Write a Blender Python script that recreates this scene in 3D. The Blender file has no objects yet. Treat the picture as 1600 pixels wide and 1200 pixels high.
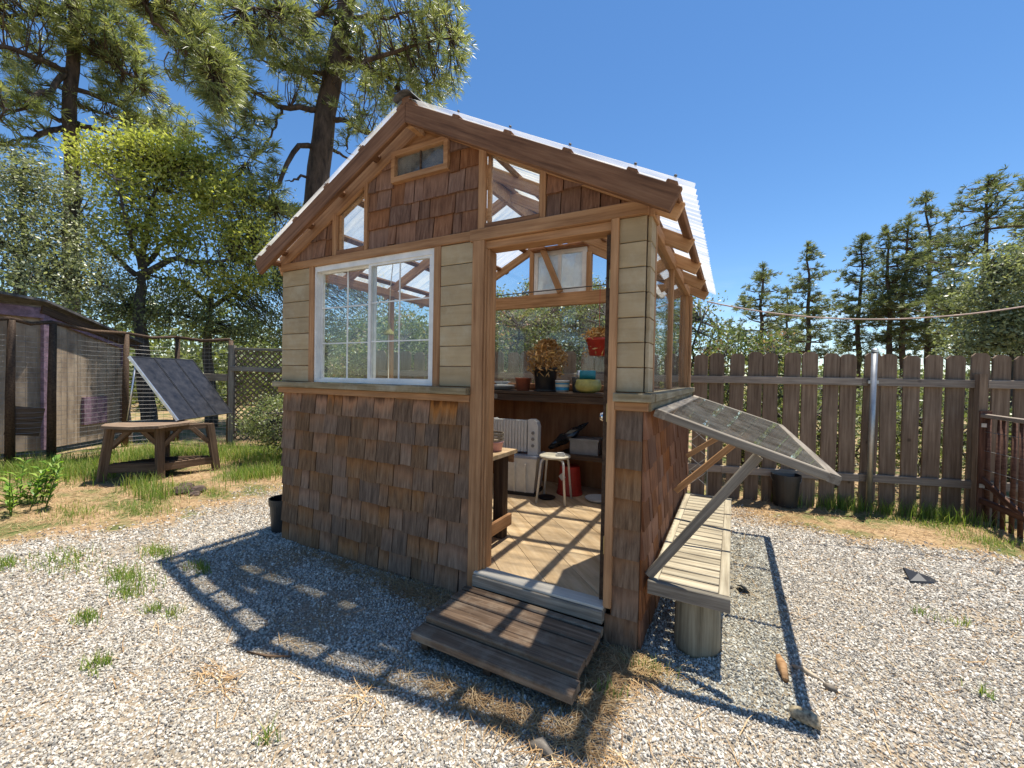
import bpy, math, random
import numpy as np
from mathutils import Vector, Matrix
rnd = random.Random(7)
NR = np.random.RandomState(11)
S = bpy.context.scene
col = S.collection
R = math.radians

# ------------------------------------------------------------------ camera
CAM = Vector((0.412, -2.248, 1.435))
YAW, PITCH, ROLL, FPX = 0.489, -0.0167, 0.0187, 648.67
_f = Vector((-math.sin(YAW) * math.cos(PITCH), math.cos(YAW) * math.cos(PITCH), math.sin(PITCH)))
_r0 = Vector((math.cos(YAW), math.sin(YAW), 0)); _u0 = _r0.cross(_f)
_r = _r0 * math.cos(ROLL) + _u0 * math.sin(ROLL); _u = _u0 * math.cos(ROLL) - _r0 * math.sin(ROLL)
cd = bpy.data.cameras.new('camera'); cam = bpy.data.objects.new('camera', cd); col.objects.link(cam)
cm = Matrix.Identity(4)
for i in range(3):
    cm[i][0] = _r[i]; cm[i][1] = _u[i]; cm[i][2] = -_f[i]; cm[i][3] = CAM[i]
cam.matrix_world = cm
cd.sensor_width = 36; cd.lens = 36 * FPX / 1600; cd.clip_start = 0.05; cd.clip_end = 1500
S.camera = cam

# ------------------------------------------------------------------ sky, sun, exposure
SUN = Vector((0.095, 0.25, 1.0)).normalized()
w = bpy.data.worlds.new('World'); S.world = w; w.use_nodes = True
nt = w.node_tree; bg = nt.nodes['Background']
sk = nt.nodes.new('ShaderNodeTexSky'); sk.sky_type = 'NISHITA'; sk.sun_disc = False
sk.sun_elevation = math.asin(SUN.z); sk.sun_rotation = math.atan2(SUN.x, SUN.y)
sk.altitude = 900; sk.air_density = 1.0; sk.dust_density = 0.1; sk.ozone_density = 2.2
sh = nt.nodes.new('ShaderNodeHueSaturation'); sh.inputs['Saturation'].default_value = 1.2
nt.links.new(sk.outputs[0], sh.inputs['Color']); # a few thin clouds low over the horizon
tcw = nt.nodes.new('ShaderNodeTexCoord'); mpw = nt.nodes.new('ShaderNodeMapping'); mpw.inputs['Scale'].default_value = (1, 1, 4.5); nt.links.new(tcw.outputs['Generated'], mpw.inputs[0])
nzw = nt.nodes.new('ShaderNodeTexNoise'); nzw.inputs['Scale'].default_value = 4.2; nzw.inputs['Detail'].default_value = 7; nzw.inputs['Roughness'].default_value = 0.6; nt.links.new(mpw.outputs[0], nzw.inputs['Vector'])
rw_ = nt.nodes.new('ShaderNodeValToRGB'); rw_.color_ramp.elements[0].position = 0.5; rw_.color_ramp.elements[1].position = 0.72; nt.links.new(nzw.outputs[0], rw_.inputs[0])
sxw = nt.nodes.new('ShaderNodeSeparateXYZ'); nt.links.new(tcw.outputs['Generated'], sxw.inputs[0])
rz_ = nt.nodes.new('ShaderNodeMapRange'); rz_.inputs[1].default_value = 0.24; rz_.inputs[2].default_value = 0.03; rz_.inputs[3].default_value = 0.0; rz_.inputs[4].default_value = 0.5; nt.links.new(sxw.outputs[2], rz_.inputs[0])
mlw = nt.nodes.new('ShaderNodeMath'); mlw.operation = 'MULTIPLY'; nt.links.new(rw_.outputs[0], mlw.inputs[0]); nt.links.new(rz_.outputs[0], mlw.inputs[1])
mxw = nt.nodes.new('ShaderNodeMix'); mxw.data_type = 'RGBA'; nt.links.new(mlw.outputs[0], mxw.inputs[0]); nt.links.new(sh.outputs[0], mxw.inputs[6]); mxw.inputs[7].default_value = (8.0, 8.2, 8.6, 1)
nt.links.new(mxw.outputs[2], bg.inputs[0]); bg.inputs[1].default_value = 0.1
ld = bpy.data.lights.new('sun', 'SUN'); ld.energy = 4.9; ld.angle = R(0.53); ld.color = (1, 0.945, 0.85)
sun = bpy.data.objects.new('sun', ld); col.objects.link(sun); sun.location = (3, 6, 20)
sun.rotation_euler = (-SUN).to_track_quat('-Z', 'Y').to_euler()
S.view_settings.view_transform = 'Standard'; S.view_settings.look = 'None'
S.view_settings.exposure = 0.82; S.view_settings.gamma = 1
S.render.engine = 'CYCLES'
S.cycles.transparent_max_bounces = 24

# ------------------------------------------------------------------ pixel helpers (photo pixels -> places on the ground or at a range)
def ray(px, py): return _r * ((px - 800) / FPX) + _u * ((600 - py) / FPX) + _f
def G(px, py, z=0.0):
    d = ray(px, py); t = (z - CAM.z) / d.z; return CAM + d * t
def at(px, py, rng):
    d = ray(px, py); return CAM + d * (rng / math.hypot(d.x, d.y))

# ------------------------------------------------------------------ object helpers
WM = {}
def put(o, parent=None, M=Matrix.Identity(4)):
    col.objects.link(o)
    if parent is not None:
        o.parent = parent; o.matrix_parent_inverse = WM[parent.name].inverted()
    o.matrix_basis = M
    WM[o.name] = M.copy()
    return o
def tag(o, label=None, cat=None, group=None, kind=None):
    if label: o['label'] = label
    if cat: o['category'] = cat
    if group: o['group'] = group
    if kind: o['kind'] = kind
    return o
def thing(name, loc, label, cat, group=None, rz=0.0):
    o = bpy.data.objects.new(name, None); o.empty_display_size = 0.1
    put(o, None, Matrix.Translation(Vector(loc)) @ Matrix.Rotation(rz, 4, 'Z'))
    return tag(o, label, cat, group)
class MB:
    def __init__(s): s.v = []; s.f = []
    def add(s, vs, fs):
        b = len(s.v); s.v += [tuple(v) for v in vs]; s.f += [tuple(b + i for i in f) for f in fs]; return s
    def box(s, x0, x1, y0, y1, z0, z1):
        return s.add([(x0,y0,z0),(x1,y0,z0),(x1,y1,z0),(x0,y1,z0),(x0,y0,z1),(x1,y0,z1),(x1,y1,z1),(x0,y1,z1)],
              [(3,2,1,0),(4,5,6,7),(0,1,5,4),(1,2,6,5),(2,3,7,6),(3,0,4,7)])
    def lathe(s, prof, n=24, c=(0,0,0), cap0=True, cap1=True):
        b = []; 
        for r, z in prof:
            for k in range(n):
                a = 2*math.pi*k/n; b.append((c[0]+r*math.cos(a), c[1]+r*math.sin(a), c[2]+z))
        f = []
        for i in range(len(prof)-1):
            for k in range(n):
                k2=(k+1)%n; f.append((i*n+k, i*n+k2, (i+1)*n+k2, (i+1)*n+k))
        if cap0: f.append(tuple(range(n-1,-1,-1)))
        if cap1: f.append(tuple((len(prof)-1)*n+k for k in range(n)))
        return s.add(b, f)
    def tube(s, pts, rad, n=6, cap=True):
        pts = [Vector(p) for p in pts]; vs = []; fs = []
        prev = None
        for i, p in enumerate(pts):
            t = (pts[min(i+1,len(pts)-1)] - pts[max(i-1,0)]).normalized()
            a = Vector((0,0,1)) if abs(t.z) < 0.9 else Vector((1,0,0))
            if prev is not None: a = prev
            x = (a - t*a.dot(t)).normalized(); y = t.cross(x); prev = x
            r = rad[i] if isinstance(rad,(list,tuple)) else rad
            for k in range(n):
                q = 2*math.pi*k/n; vs.append(p + x*(r*math.cos(q)) + y*(r*math.sin(q)))
        for i in range(len(pts)-1):
            for k in range(n):
                k2=(k+1)%n; fs.append((i*n+k, i*n+k2, (i+1)*n+k2, (i+1)*n+k))
        if cap:
            fs.append(tuple(range(n-1,-1,-1))); fs.append(tuple((len(pts)-1)*n+k for k in range(n)))
        return s.add(vs, fs)
    def mesh(s, name, mat=None, smooth=False):
        me = bpy.data.meshes.new(name); me.from_pydata(s.v, [], s.f); me.update()
        if mat: me.materials.append(mat)
        if smooth:
            me.polygons.foreach_set('use_smooth', [True]*len(me.polygons))
        return me
    def build(s, name, mat, parent=None, M=Matrix.Identity(4), smooth=False):
        return put(bpy.data.objects.new(name, s.mesh(name, mat, smooth)), parent, M)
def np_mesh(name, V, F, mat, attr=None, parent=None, M=Matrix.Identity(4)):
    V = np.asarray(V, np.float32); F = np.asarray(F, np.int32); k = F.shape[1]
    me = bpy.data.meshes.new(name); me.vertices.add(len(V)); me.vertices.foreach_set('co', V.ravel())
    me.loops.add(F.size); me.loops.foreach_set('vertex_index', F.ravel())
    me.polygons.add(len(F)); me.polygons.foreach_set('loop_start', np.arange(len(F), dtype=np.int32)*k)
    me.update(calc_edges=True)
    if attr is not None:
        a = me.attributes.new('tint', 'FLOAT', 'POINT'); a.data.foreach_set('value', np.asarray(attr, np.float32))
    me.materials.append(mat)
    return put(bpy.data.objects.new(name, me), parent, M)
def rbox(l, wd, h, c=0.004):
    """board along local X (0..l), width in Y, height in Z, long edges chamfered"""
    m = MB(); y, z = wd/2, h/2; c = min(c, y*0.4, z*0.4)
    pr = [(-y+c,-z),(y-c,-z),(y,-z+c),(y,z-c),(y-c,z),(-y+c,z),(-y,z-c),(-y,-z+c)]
    m.v = [(0,a,b) for a,b in pr] + [(l,a,b) for a,b in pr]
    m.f = [(i,i+8,(i+1)%8+8,(i+1)%8) for i in range(8)] + [tuple(range(8)), tuple(range(15,7,-1))]
    m.f = [tuple(reversed(f)) for f in m.f]
    return m
def beam(name, p0, p1, wd, h, mat, parent, up=(0,0,1), c=0.004):
    p0 = Vector(p0); p1 = Vector(p1); x = (p1-p0); l = x.length; x.normalize()
    u = Vector(up); u = (u - x*u.dot(x)).normalized(); y = u.cross(x)
    M = Matrix(((x.x,y.x,u.x,p0.x),(x.y,y.y,u.y,p0.y),(x.z,y.z,u.z,p0.z),(0,0,0,1)))
    return rbox(l, wd, h, c).build(name, mat, parent, M)
def T(x, y, z, rz=0): return Matrix.Translation((x,y,z)) @ Matrix.Rotation(rz, 4, 'Z')

# ------------------------------------------------------------------ materials
def nodes(name):
    m = bpy.data.materials.new(name); m.use_nodes = True; t = m.node_tree
    return m, t, t.nodes['Principled BSDF'], t.nodes['Material Output']
def N(t, kind, **kw):
    n = t.nodes.new(kind)
    for k, v in kw.items(): setattr(n, k, v)
    return n
def ramp(t, fac, stops):
    r = N(t, 'ShaderNodeValToRGB'); e = r.color_ramp.elements
    while len(e) < len(stops): e.new(0.5)
    for el, (p, c) in zip(e, stops): el.position = p; el.color = (*c, 1)
    t.links.new(fac, r.inputs[0]); return r
def noise(t, vec, scale, detail=4, rough=0.6):
    n = N(t, 'ShaderNodeTexNoise'); n.inputs['Scale'].default_value = scale
    n.inputs['Detail'].default_value = detail; n.inputs['Roughness'].default_value = rough
    t.links.new(vec, n.inputs['Vector']); return n
def mixc(t, f, a, b, mode='MIX'):
    n = N(t, 'ShaderNodeMix', data_type='RGBA', blend_type=mode)
    for s, v in ((0, f), (6, a), (7, b)):
        if hasattr(v, 'is_linked') or hasattr(v, 'links'): t.links.new(v, n.inputs[s])
        elif isinstance(v, (int, float)): n.inputs[s].default_value = v
        else: n.inputs[s].default_value = (*v, 1)
    return n.outputs[2]
def math_(t, op, a, b=None):
    n = N(t, 'ShaderNodeMath', operation=op)
    for i, v in enumerate((a, b)):
        if v is None: continue
        if isinstance(v, (int, float)): n.inputs[i].default_value = v
        else: t.links.new(v, n.inputs[i])
    return n.outputs[0]
def bump(t, b, h, strength, dist=0.01):
    n = N(t, 'ShaderNodeBump'); n.inputs['Strength'].default_value = strength; n.inputs['Distance'].default_value = dist
    t.links.new(h, n.inputs['Height']); t.links.new(n.outputs[0], b.inputs['Normal'])
def objvec(t, scale):
    tc = N(t, 'ShaderNodeTexCoord'); oi = N(t, 'ShaderNodeObjectInfo')
    off = N(t, 'ShaderNodeVectorMath', operation='SCALE'); off.inputs[0].default_value = (37.1, 23.7, 51.3)
    t.links.new(oi.outputs['Random'], off.inputs['Scale'])
    ad = N(t, 'ShaderNodeVectorMath', operation='ADD'); t.links.new(tc.outputs['Object'], ad.inputs[0]); t.links.new(off.outputs[0], ad.inputs[1])
    mp = N(t, 'ShaderNodeMapping'); mp.inputs['Scale'].default_value = scale
    t.links.new(ad.outputs[0], mp.inputs[0])
    return mp.outputs[0], ad.outputs[0], oi.outputs['Random'], tc.outputs['Object']
def wood(name, dark, mid, light, grain=(2.2, 45, 45), rough=0.75, var=0.35, knots=0.0, weather=None, bstr=0.5):
    m, t, b, o = nodes(name)
    v, pv, rn, ov = objvec(t, grain)
    n1 = noise(t, v, 1.0, 5, 0.65); n2 = noise(t, pv, 3.0, 3, 0.6)
    r = ramp(t, n1.outputs[0], [(0.30, dark), (0.5, mid), (0.72, light)])
    val = math_(t, 'ADD', math_(t, 'MULTIPLY', rn, var), 1 - var/2)
    val = math_(t, 'MULTIPLY', val, math_(t, 'ADD', math_(t, 'MULTIPLY', n2.outputs[0], 0.7), 0.65))
    c = mixc(t, 1.0, r.outputs[0], mixc(t, 0.0, (1,1,1), (1,1,1)), 'MULTIPLY')
    hs = N(t, 'ShaderNodeHueSaturation'); t.links.new(val, hs.inputs['Value']); t.links.new(c, hs.inputs['Color'])
    outc = hs.outputs[0]
    if weather:
        n3 = noise(t, pv, 5.0, 6, 0.7)
        wf = ramp(t, n3.outputs[0], [(0.48, (0,0,0)), (0.66, (1,1,1))])
        outc = mixc(t, math_(t, 'MULTIPLY', wf.outputs[0], weather[3]), outc, weather[:3])
    if knots:
        vo = N(t, 'ShaderNodeTexVoronoi'); vo.inputs['Scale'].default_value = 3.2
        t.links.new(pv, vo.inputs['Vector'])
        kf = ramp(t, vo.outputs['Distance'], [(0.03, (1,1,1)), (0.09, (0,0,0))])
        outc = mixc(t, math_(t, 'MULTIPLY', kf.outputs[0], knots), outc, tuple(x*0.35 for x in dark))
    t.links.new(outc, b.inputs['Base Color']); b.inputs['Roughness'].default_value = rough
    b.inputs['Specular IOR Level'].default_value = 0.25
    bump(t, b, n1.outputs[0], bstr, 0.004)
    return m
def shingle_mat(name, dark, mid, light, stain, tan, k1=0.4, k2=0.45):
    m, t, b, o = nodes(name)
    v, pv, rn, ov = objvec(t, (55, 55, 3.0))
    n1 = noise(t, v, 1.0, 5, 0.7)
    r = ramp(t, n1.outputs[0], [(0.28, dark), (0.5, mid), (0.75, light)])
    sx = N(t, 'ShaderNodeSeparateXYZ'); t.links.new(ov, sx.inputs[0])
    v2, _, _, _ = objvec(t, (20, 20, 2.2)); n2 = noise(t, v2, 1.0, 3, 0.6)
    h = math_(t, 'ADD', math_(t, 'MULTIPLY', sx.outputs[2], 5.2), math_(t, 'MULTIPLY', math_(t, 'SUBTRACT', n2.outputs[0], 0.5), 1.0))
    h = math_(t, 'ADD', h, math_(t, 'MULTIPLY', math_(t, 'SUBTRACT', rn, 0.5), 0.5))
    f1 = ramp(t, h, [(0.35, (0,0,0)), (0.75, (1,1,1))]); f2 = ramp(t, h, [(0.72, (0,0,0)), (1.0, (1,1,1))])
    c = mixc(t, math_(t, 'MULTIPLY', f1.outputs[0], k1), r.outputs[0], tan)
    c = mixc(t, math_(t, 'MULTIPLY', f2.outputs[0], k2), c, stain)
    hs = N(t, 'ShaderNodeHueSaturation'); t.links.new(c, hs.inputs['Color'])
    t.links.new(math_(t, 'ADD', math_(t, 'MULTIPLY', rn, 0.5), 0.75), hs.inputs['Value'])
    rn2 = math_(t, 'FRACT', math_(t, 'MULTIPLY', rn, 17.3))
    t.links.new(math_(t, 'ADD', math_(t, 'MULTIPLY', rn2, 0.32), 0.78), hs.inputs['Saturation'])
    t.links.new(hs.outputs[0], b.inputs['Base Color']); b.inputs['Roughness'].default_value = 0.85
    b.inputs['Specular IOR Level'].default_value = 0.2
    bump(t, b, n1.outputs[0], 0.8, 0.004)
    return m
def plain(name, c, rough=0.5, metal=0.0, spec=0.5, var=0.12, scale=12):
    m, t, b, o = nodes(name)
    tc = N(t, 'ShaderNodeTexCoord'); n = noise(t, tc.outputs['Object'], scale, 5, 0.65)
    r = ramp(t, n.outputs[0], [(0.3, tuple(x*(1-var*2) for x in c)), (0.7, tuple(min(1, x*(1+var)) for x in c))])
    t.links.new(r.outputs[0], b.inputs['Base Color']); b.inputs['Roughness'].default_value = rough
    b.inputs['Metallic'].default_value = metal; b.inputs['Specular IOR Level'].default_value = spec
    return m
def glass(name, tint=(0.96, 0.98, 0.97), dirt=0.05, haze=(0.8,0.8,0.78)):
    m, t, b, o = nodes(name)
    tr = N(t, 'ShaderNodeBsdfTransparent'); tr.inputs[0].default_value = (*tint, 1)
    gl = N(t, 'ShaderNodeBsdfGlossy'); gl.inputs['Roughness'].default_value = 0.02
    df = N(t, 'ShaderNodeBsdfDiffuse'); df.inputs[0].default_value = (*haze, 1)
    lwt = N(t, 'ShaderNodeLayerWeight'); lwt.inputs['Blend'].default_value = 0.5
    fr = N(t, 'ShaderNodeMath', operation='ADD'); t.links.new(math_(t, 'MULTIPLY', math_(t, 'POWER', lwt.outputs['Facing'], 4.5), 0.9), fr.inputs[0]); fr.inputs[1].default_value = 0.035
    mx = N(t, 'ShaderNodeMixShader'); t.links.new(fr.outputs[0], mx.inputs[0]); t.links.new(tr.outputs[0], mx.inputs[1]); t.links.new(gl.outputs[0], mx.inputs[2])
    tc = N(t, 'ShaderNodeTexCoord'); n = noise(t, tc.outputs['Object'], 6, 6, 0.75)
    r = ramp(t, n.outputs[0], [(0.4, (dirt*0.4,)*3), (0.75, (dirt*2.2,)*3)])
    m2 = N(t, 'ShaderNodeMixShader'); t.links.new(r.outputs[0], m2.inputs[0]); t.links.new(mx.outputs[0], m2.inputs[1]); t.links.new(df.outputs[0], m2.inputs[2])
    t.links.new(m2.outputs[0], o.inputs[0]); return m
def sheet_mat(name, transp, transl, gloss, colr=(0.9,0.93,0.95), stretch=(1,1,1)):
    m, t, b, o = nodes(name)
    tr = N(t, 'ShaderNodeBsdfTransparent'); tr.inputs[0].default_value = (*colr, 1)
    tl = N(t, 'ShaderNodeBsdfTranslucent'); tl.inputs[0].default_value = (*colr, 1)
    df = N(t, 'ShaderNodeBsdfDiffuse'); df.inputs[0].default_value = (*colr, 1)
    gl = N(t, 'ShaderNodeBsdfGlossy'); gl.inputs['Roughness'].default_value = 0.18
    a = N(t, 'ShaderNodeMixShader'); a.inputs[0].default_value = 0.5; t.links.new(tl.outputs[0], a.inputs[1]); t.links.new(df.outputs[0], a.inputs[2])
    tc = N(t, 'ShaderNodeTexCoord'); mp = N(t, 'ShaderNodeMapping'); mp.inputs['Scale'].default_value = stretch; t.links.new(tc.outputs['Object'], mp.inputs[0]); n = noise(t, mp.outputs[0], 5 if stretch[1] == 1 else 1.6, 4, 0.6)
    r = ramp(t, n.outputs[0], [(0.32, (transp+0.26,)*3), (0.68, (transp-0.22,)*3)])
    m1 = N(t, 'ShaderNodeMixShader'); t.links.new(r.outputs[0], m1.inputs[0]); t.links.new(a.outputs[0], m1.inputs[1]); t.links.new(tr.outputs[0], m1.inputs[2])
    m2 = N(t, 'ShaderNodeMixShader'); m2.inputs[0].default_value = gloss; t.links.new(m1.outputs[0], m2.inputs[1]); t.links.new(gl.outputs[0], m2.inputs[2])
    t.links.new(m2.outputs[0], o.inputs[0]); return m
def leaf_mat(name, stops, transl=0.35, rough=0.5, spec=0.4):
    m, t, b, o = nodes(name)
    at_ = N(t, 'ShaderNodeAttribute'); at_.attribute_name = 'tint'
    r = ramp(t, at_.outputs['Fac'], stops)
    t.links.new(r.outputs[0], b.inputs['Base Color']); b.inputs['Roughness'].default_value = rough; b.inputs['Specular IOR Level'].default_value = spec
    tl = N(t, 'ShaderNodeBsdfTranslucent')
    g = mixc(t, 1.0, r.outputs[0], (1.5, 1.6, 0.8), 'MULTIPLY'); t.links.new(g, tl.inputs[0])
    mx = N(t, 'ShaderNodeMixShader'); mx.inputs[0].default_value = transl
    t.links.new(b.outputs[0], mx.inputs[1]); t.links.new(tl.outputs[0], mx.inputs[2]); t.links.new(mx.outputs[0], o.inputs[0]); return m
def bark(name, a, b_, scale=9):
    m, t, b, o = nodes(name)
    tc = N(t, 'ShaderNodeTexCoord'); mp = N(t, 'ShaderNodeMapping'); mp.inputs['Scale'].default_value = (1,1,0.3); t.links.new(tc.outputs['Object'], mp.inputs[0])
    n = noise(t, mp.outputs[0], scale, 6, 0.7); r = ramp(t, n.outputs[0], [(0.35, a), (0.7, b_)])
    t.links.new(r.outputs[0], b.inputs['Base Color']); b.inputs['Roughness'].default_value = 0.95; bump(t, b, n.outputs[0], 1.0, 0.04); return m

MT = {}
MT['trim'] = wood('trim_wood', (0.24,0.115,0.05), (0.36,0.19,0.09), (0.46,0.26,0.13), var=0.25, knots=0.25)
MT['fascia'] = wood('fascia_wood', (0.10,0.045,0.022), (0.19,0.09,0.045), (0.27,0.14,0.075), var=0.2)
MT['rafter'] = wood('rafter_wood', (0.28,0.14,0.06), (0.42,0.23,0.11), (0.52,0.31,0.16), var=0.25, knots=0.3)
MT['siding'] = wood('siding_paint', (0.315,0.23,0.125), (0.37,0.275,0.155), (0.41,0.31,0.185), grain=(1.5,20,20), rough=0.6, var=0.16, weather=(0.50,0.44,0.32,0.42), bstr=0.35)
MT['ledge'] = wood('ledge_wood', (0.16,0.12,0.065), (0.25,0.195,0.11), (0.36,0.30,0.19), var=0.2, weather=(0.45,0.40,0.30,0.5))
MT['grey'] = wood('grey_weathered_wood', (0.11,0.09,0.07), (0.22,0.185,0.145), (0.34,0.30,0.24), var=0.4, knots=0.5)
MT['bench'] = wood('bench_wood', (0.24,0.185,0.125), (0.41,0.335,0.24), (0.54,0.46,0.34), var=0.35, knots=0.3)
MT['fence'] = wood('fence_wood', (0.10,0.064,0.04), (0.175,0.12,0.08), (0.26,0.19,0.13), grain=(2.0,40,40), var=0.45, knots=0.75)
MT['rail'] = wood('fence_rail_wood', (0.15,0.12,0.095), (0.24,0.195,0.155), (0.33,0.28,0.225), var=0.3, knots=0.5)
MT['step'] = wood('step_wood', (0.075,0.045,0.028), (0.155,0.098,0.06), (0.27,0.185,0.12), grain=(1.8,60,60), var=0.35, weather=(0.36,0.29,0.21,0.5), bstr=0.9)
MT['floor'] = wood('floor_plywood', (0.42,0.28,0.145), (0.56,0.40,0.23), (0.66,0.50,0.31), grain=(1.5,16,16), var=0.16, knots=0.7, weather=(0.36,0.28,0.19,0.4))
MT['sill'] = wood('threshold_wood', (0.42,0.38,0.32), (0.55,0.50,0.42), (0.66,0.62,0.54), var=0.1)
MT['ply'] = wood('inner_plywood', (0.18,0.07,0.028), (0.29,0.125,0.05), (0.38,0.18,0.08), grain=(14,14,1.4), rough=0.5, var=0.2)
MT['inner'] = wood('inner_stud_wood', (0.15,0.075,0.035), (0.26,0.14,0.07), (0.35,0.2,0.1), var=0.25)
MT['dark'] = wood('dark_stained_wood', (0.035,0.02,0.012), (0.075,0.045,0.027), (0.13,0.085,0.05), var=0.3)
MT['table'] = wood('table_wood', (0.07,0.042,0.026), (0.13,0.082,0.05), (0.20,0.135,0.09), var=0.25)
MT['red'] = wood('red_picket_wood', (0.06,0.026,0.017), (0.11,0.052,0.034), (0.17,0.09,0.06), var=0.3)
MT['cooppl'] = wood('coop_plywood', (0.25,0.185,0.13), (0.36,0.28,0.20), (0.45,0.365,0.27), grain=(6,6,1.0), var=0.2, weather=(0.12,0.09,0.07,0.4))
MT['lilac'] = plain('lilac_paint', (0.24,0.155,0.20), 0.8, var=0.3)
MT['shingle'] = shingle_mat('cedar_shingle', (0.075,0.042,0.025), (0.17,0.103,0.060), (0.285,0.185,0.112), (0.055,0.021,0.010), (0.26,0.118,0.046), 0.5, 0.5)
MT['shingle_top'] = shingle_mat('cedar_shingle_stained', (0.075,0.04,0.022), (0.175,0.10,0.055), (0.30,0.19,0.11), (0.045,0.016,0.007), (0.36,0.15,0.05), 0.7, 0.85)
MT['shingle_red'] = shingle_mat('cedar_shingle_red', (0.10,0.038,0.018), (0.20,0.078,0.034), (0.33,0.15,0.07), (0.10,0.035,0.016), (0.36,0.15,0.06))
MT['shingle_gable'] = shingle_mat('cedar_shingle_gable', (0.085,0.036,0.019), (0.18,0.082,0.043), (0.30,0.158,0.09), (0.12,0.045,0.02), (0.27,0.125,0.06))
MT['white'] = plain('white_vinyl', (0.74,0.73,0.70), 0.4, var=0.10, scale=7)
MT['glass'] = glass('window_glass', dirt=0.018)
MT['dirtyglass'] = glass('dusty_glass', dirt=0.05)
MT['frost'] = sheet_mat('frosted_glass', 0.22, 0.7, 0.06, (0.90,0.93,0.92))
MT['poly'] = sheet_mat('corrugated_polycarbonate', 0.48, 0.3, 0.08, (0.93,0.93,0.90), (0.9,7,0.9))
MT['polyflat'] = glass('scratched_acrylic', (0.95,0.97,0.95), dirt=0.045, haze=(0.6,0.6,0.56))
MT['metal'] = plain('galvanised_metal', (0.42,0.42,0.41), 0.42, 0.8)
MT['wire'] = plain('wire_metal', (0.30,0.29,0.27), 0.5, 0.6)
MT['alu'] = plain('aluminium', (0.62,0.63,0.64), 0.35, 0.85)
MT['brass'] = plain('brass_hinge', (0.42,0.32,0.14), 0.4, 0.8)
MT['chrome'] = plain('chrome_knob', (0.72,0.72,0.72), 0.15, 1.0, var=0.02)
MT['blackpl'] = plain('black_plastic', (0.018,0.018,0.019), 0.45)
MT['terra'] = plain('terracotta', (0.42,0.12,0.06), 0.75)
MT['redpl'] = plain('red_plastic', (0.42,0.035,0.022), 0.45)
MT['whitepl'] = plain('white_plastic', (0.70,0.69,0.64), 0.4, var=0.07)
MT['cream'] = plain('cream_paint', (0.66,0.60,0.46), 0.5)
MT['bluelab'] = plain('blue_label', (0.04,0.30,0.52), 0.5)
MT['teal'] = plain('teal_tin', (0.02,0.24,0.30), 0.35)
MT['yellow'] = plain('yellow_ceramic', (0.42,0.37,0.10), 0.35, var=0.2)
MT['greypot'] = plain('grey_stone_pot', (0.22,0.22,0.22), 0.8, var=0.5, scale=30)
MT['bin'] = sheet_mat('translucent_bin', 0.05, 0.5, 0.08, (0.62,0.66,0.74))
MT['film'] = plain('black_film', (0.02,0.02,0.022), 0.18)
MT['greybox'] = plain('grey_plastic_box', (0.26,0.25,0.23), 0.5)
MT['pink'] = plain('pink_print', (0.62,0.35,0.36), 0.6)
MT['cell'] = plain('solar_cell', (0.035,0.033,0.034), 0.3, spec=0.35, var=0.35, scale=9)
MT['blackmetal'] = plain('black_frame', (0.03,0.03,0.032), 0.4)
MT['rope'] = plain('rope', (0.45,0.33,0.27), 0.9)
MT['roofing'] = plain('old_roofing', (0.13,0.12,0.115), 0.7, var=0.4)
MT['log'] = wood('log_wood', (0.12,0.095,0.06), (0.23,0.19,0.125), (0.34,0.29,0.20), grain=(30,30,1.6), var=0.1)
MT['drystem'] = leaf_mat('dry_leaves', [(0,(0.22,0.10,0.035)),(0.5,(0.42,0.23,0.09)),(1,(0.58,0.38,0.18))], 0.2, 0.8, 0.1)
MT['bark'] = bark('pine_bark', (0.035,0.024,0.018), (0.15,0.10,0.07), 7)
MT['barkgrey'] = bark('grey_bark', (0.04,0.033,0.028), (0.14,0.12,0.10), 10)
MT['needle'] = leaf_mat('pine_needles', [(0,(0.13,0.15,0.06)),(0.5,(0.25,0.275,0.115)),(1,(0.40,0.40,0.18))], 0.42, 0.4, 0.5)
MT['needle_far'] = leaf_mat('far_pine_needles', [(0,(0.075,0.095,0.045)),(0.5,(0.165,0.19,0.085)),(1,(0.29,0.30,0.15))], 0.3, 0.45, 0.4)
MT['oak'] = leaf_mat('young_oak_leaves', [(0,(0.21,0.225,0.05)),(0.5,(0.39,0.405,0.10)),(1,(0.56,0.54,0.19))], 0.45)
MT['live'] = leaf_mat('grey_green_leaves', [(0,(0.12,0.135,0.065)),(0.5,(0.24,0.26,0.14)),(1,(0.40,0.41,0.25))], 0.3, 0.4, 0.55)
MT['manz'] = leaf_mat('manzanita_leaves', [(0,(0.075,0.10,0.035)),(0.55,(0.18,0.21,0.085)),(0.85,(0.29,0.29,0.13)),(1,(0.45,0.25,0.19))], 0.3, 0.45, 0.4)
MT['bush'] = leaf_mat('bush_leaves', [(0,(0.085,0.11,0.04)),(0.5,(0.17,0.20,0.08)),(1,(0.30,0.32,0.14))], 0.3, 0.4, 0.5)
MT['grass'] = leaf_mat('grass_blades', [(0,(0.09,0.15,0.025)),(0.55,(0.20,0.28,0.06)),(0.8,(0.36,0.36,0.13)),(1,(0.5,0.40,0.2))], 0.35, 0.6, 0.2)
MT['straw'] = leaf_mat('straw', [(0,(0.20,0.11,0.05)),(0.5,(0.40,0.26,0.13)),(1,(0.60,0.46,0.27))], 0.1, 0.8, 0.1)
MT['weed'] = leaf_mat('broad_weed_leaves', [(0,(0.08,0.17,0.02)),(0.5,(0.17,0.30,0.04)),(1,(0.32,0.42,0.09))], 0.4, 0.45, 0.4)
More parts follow.
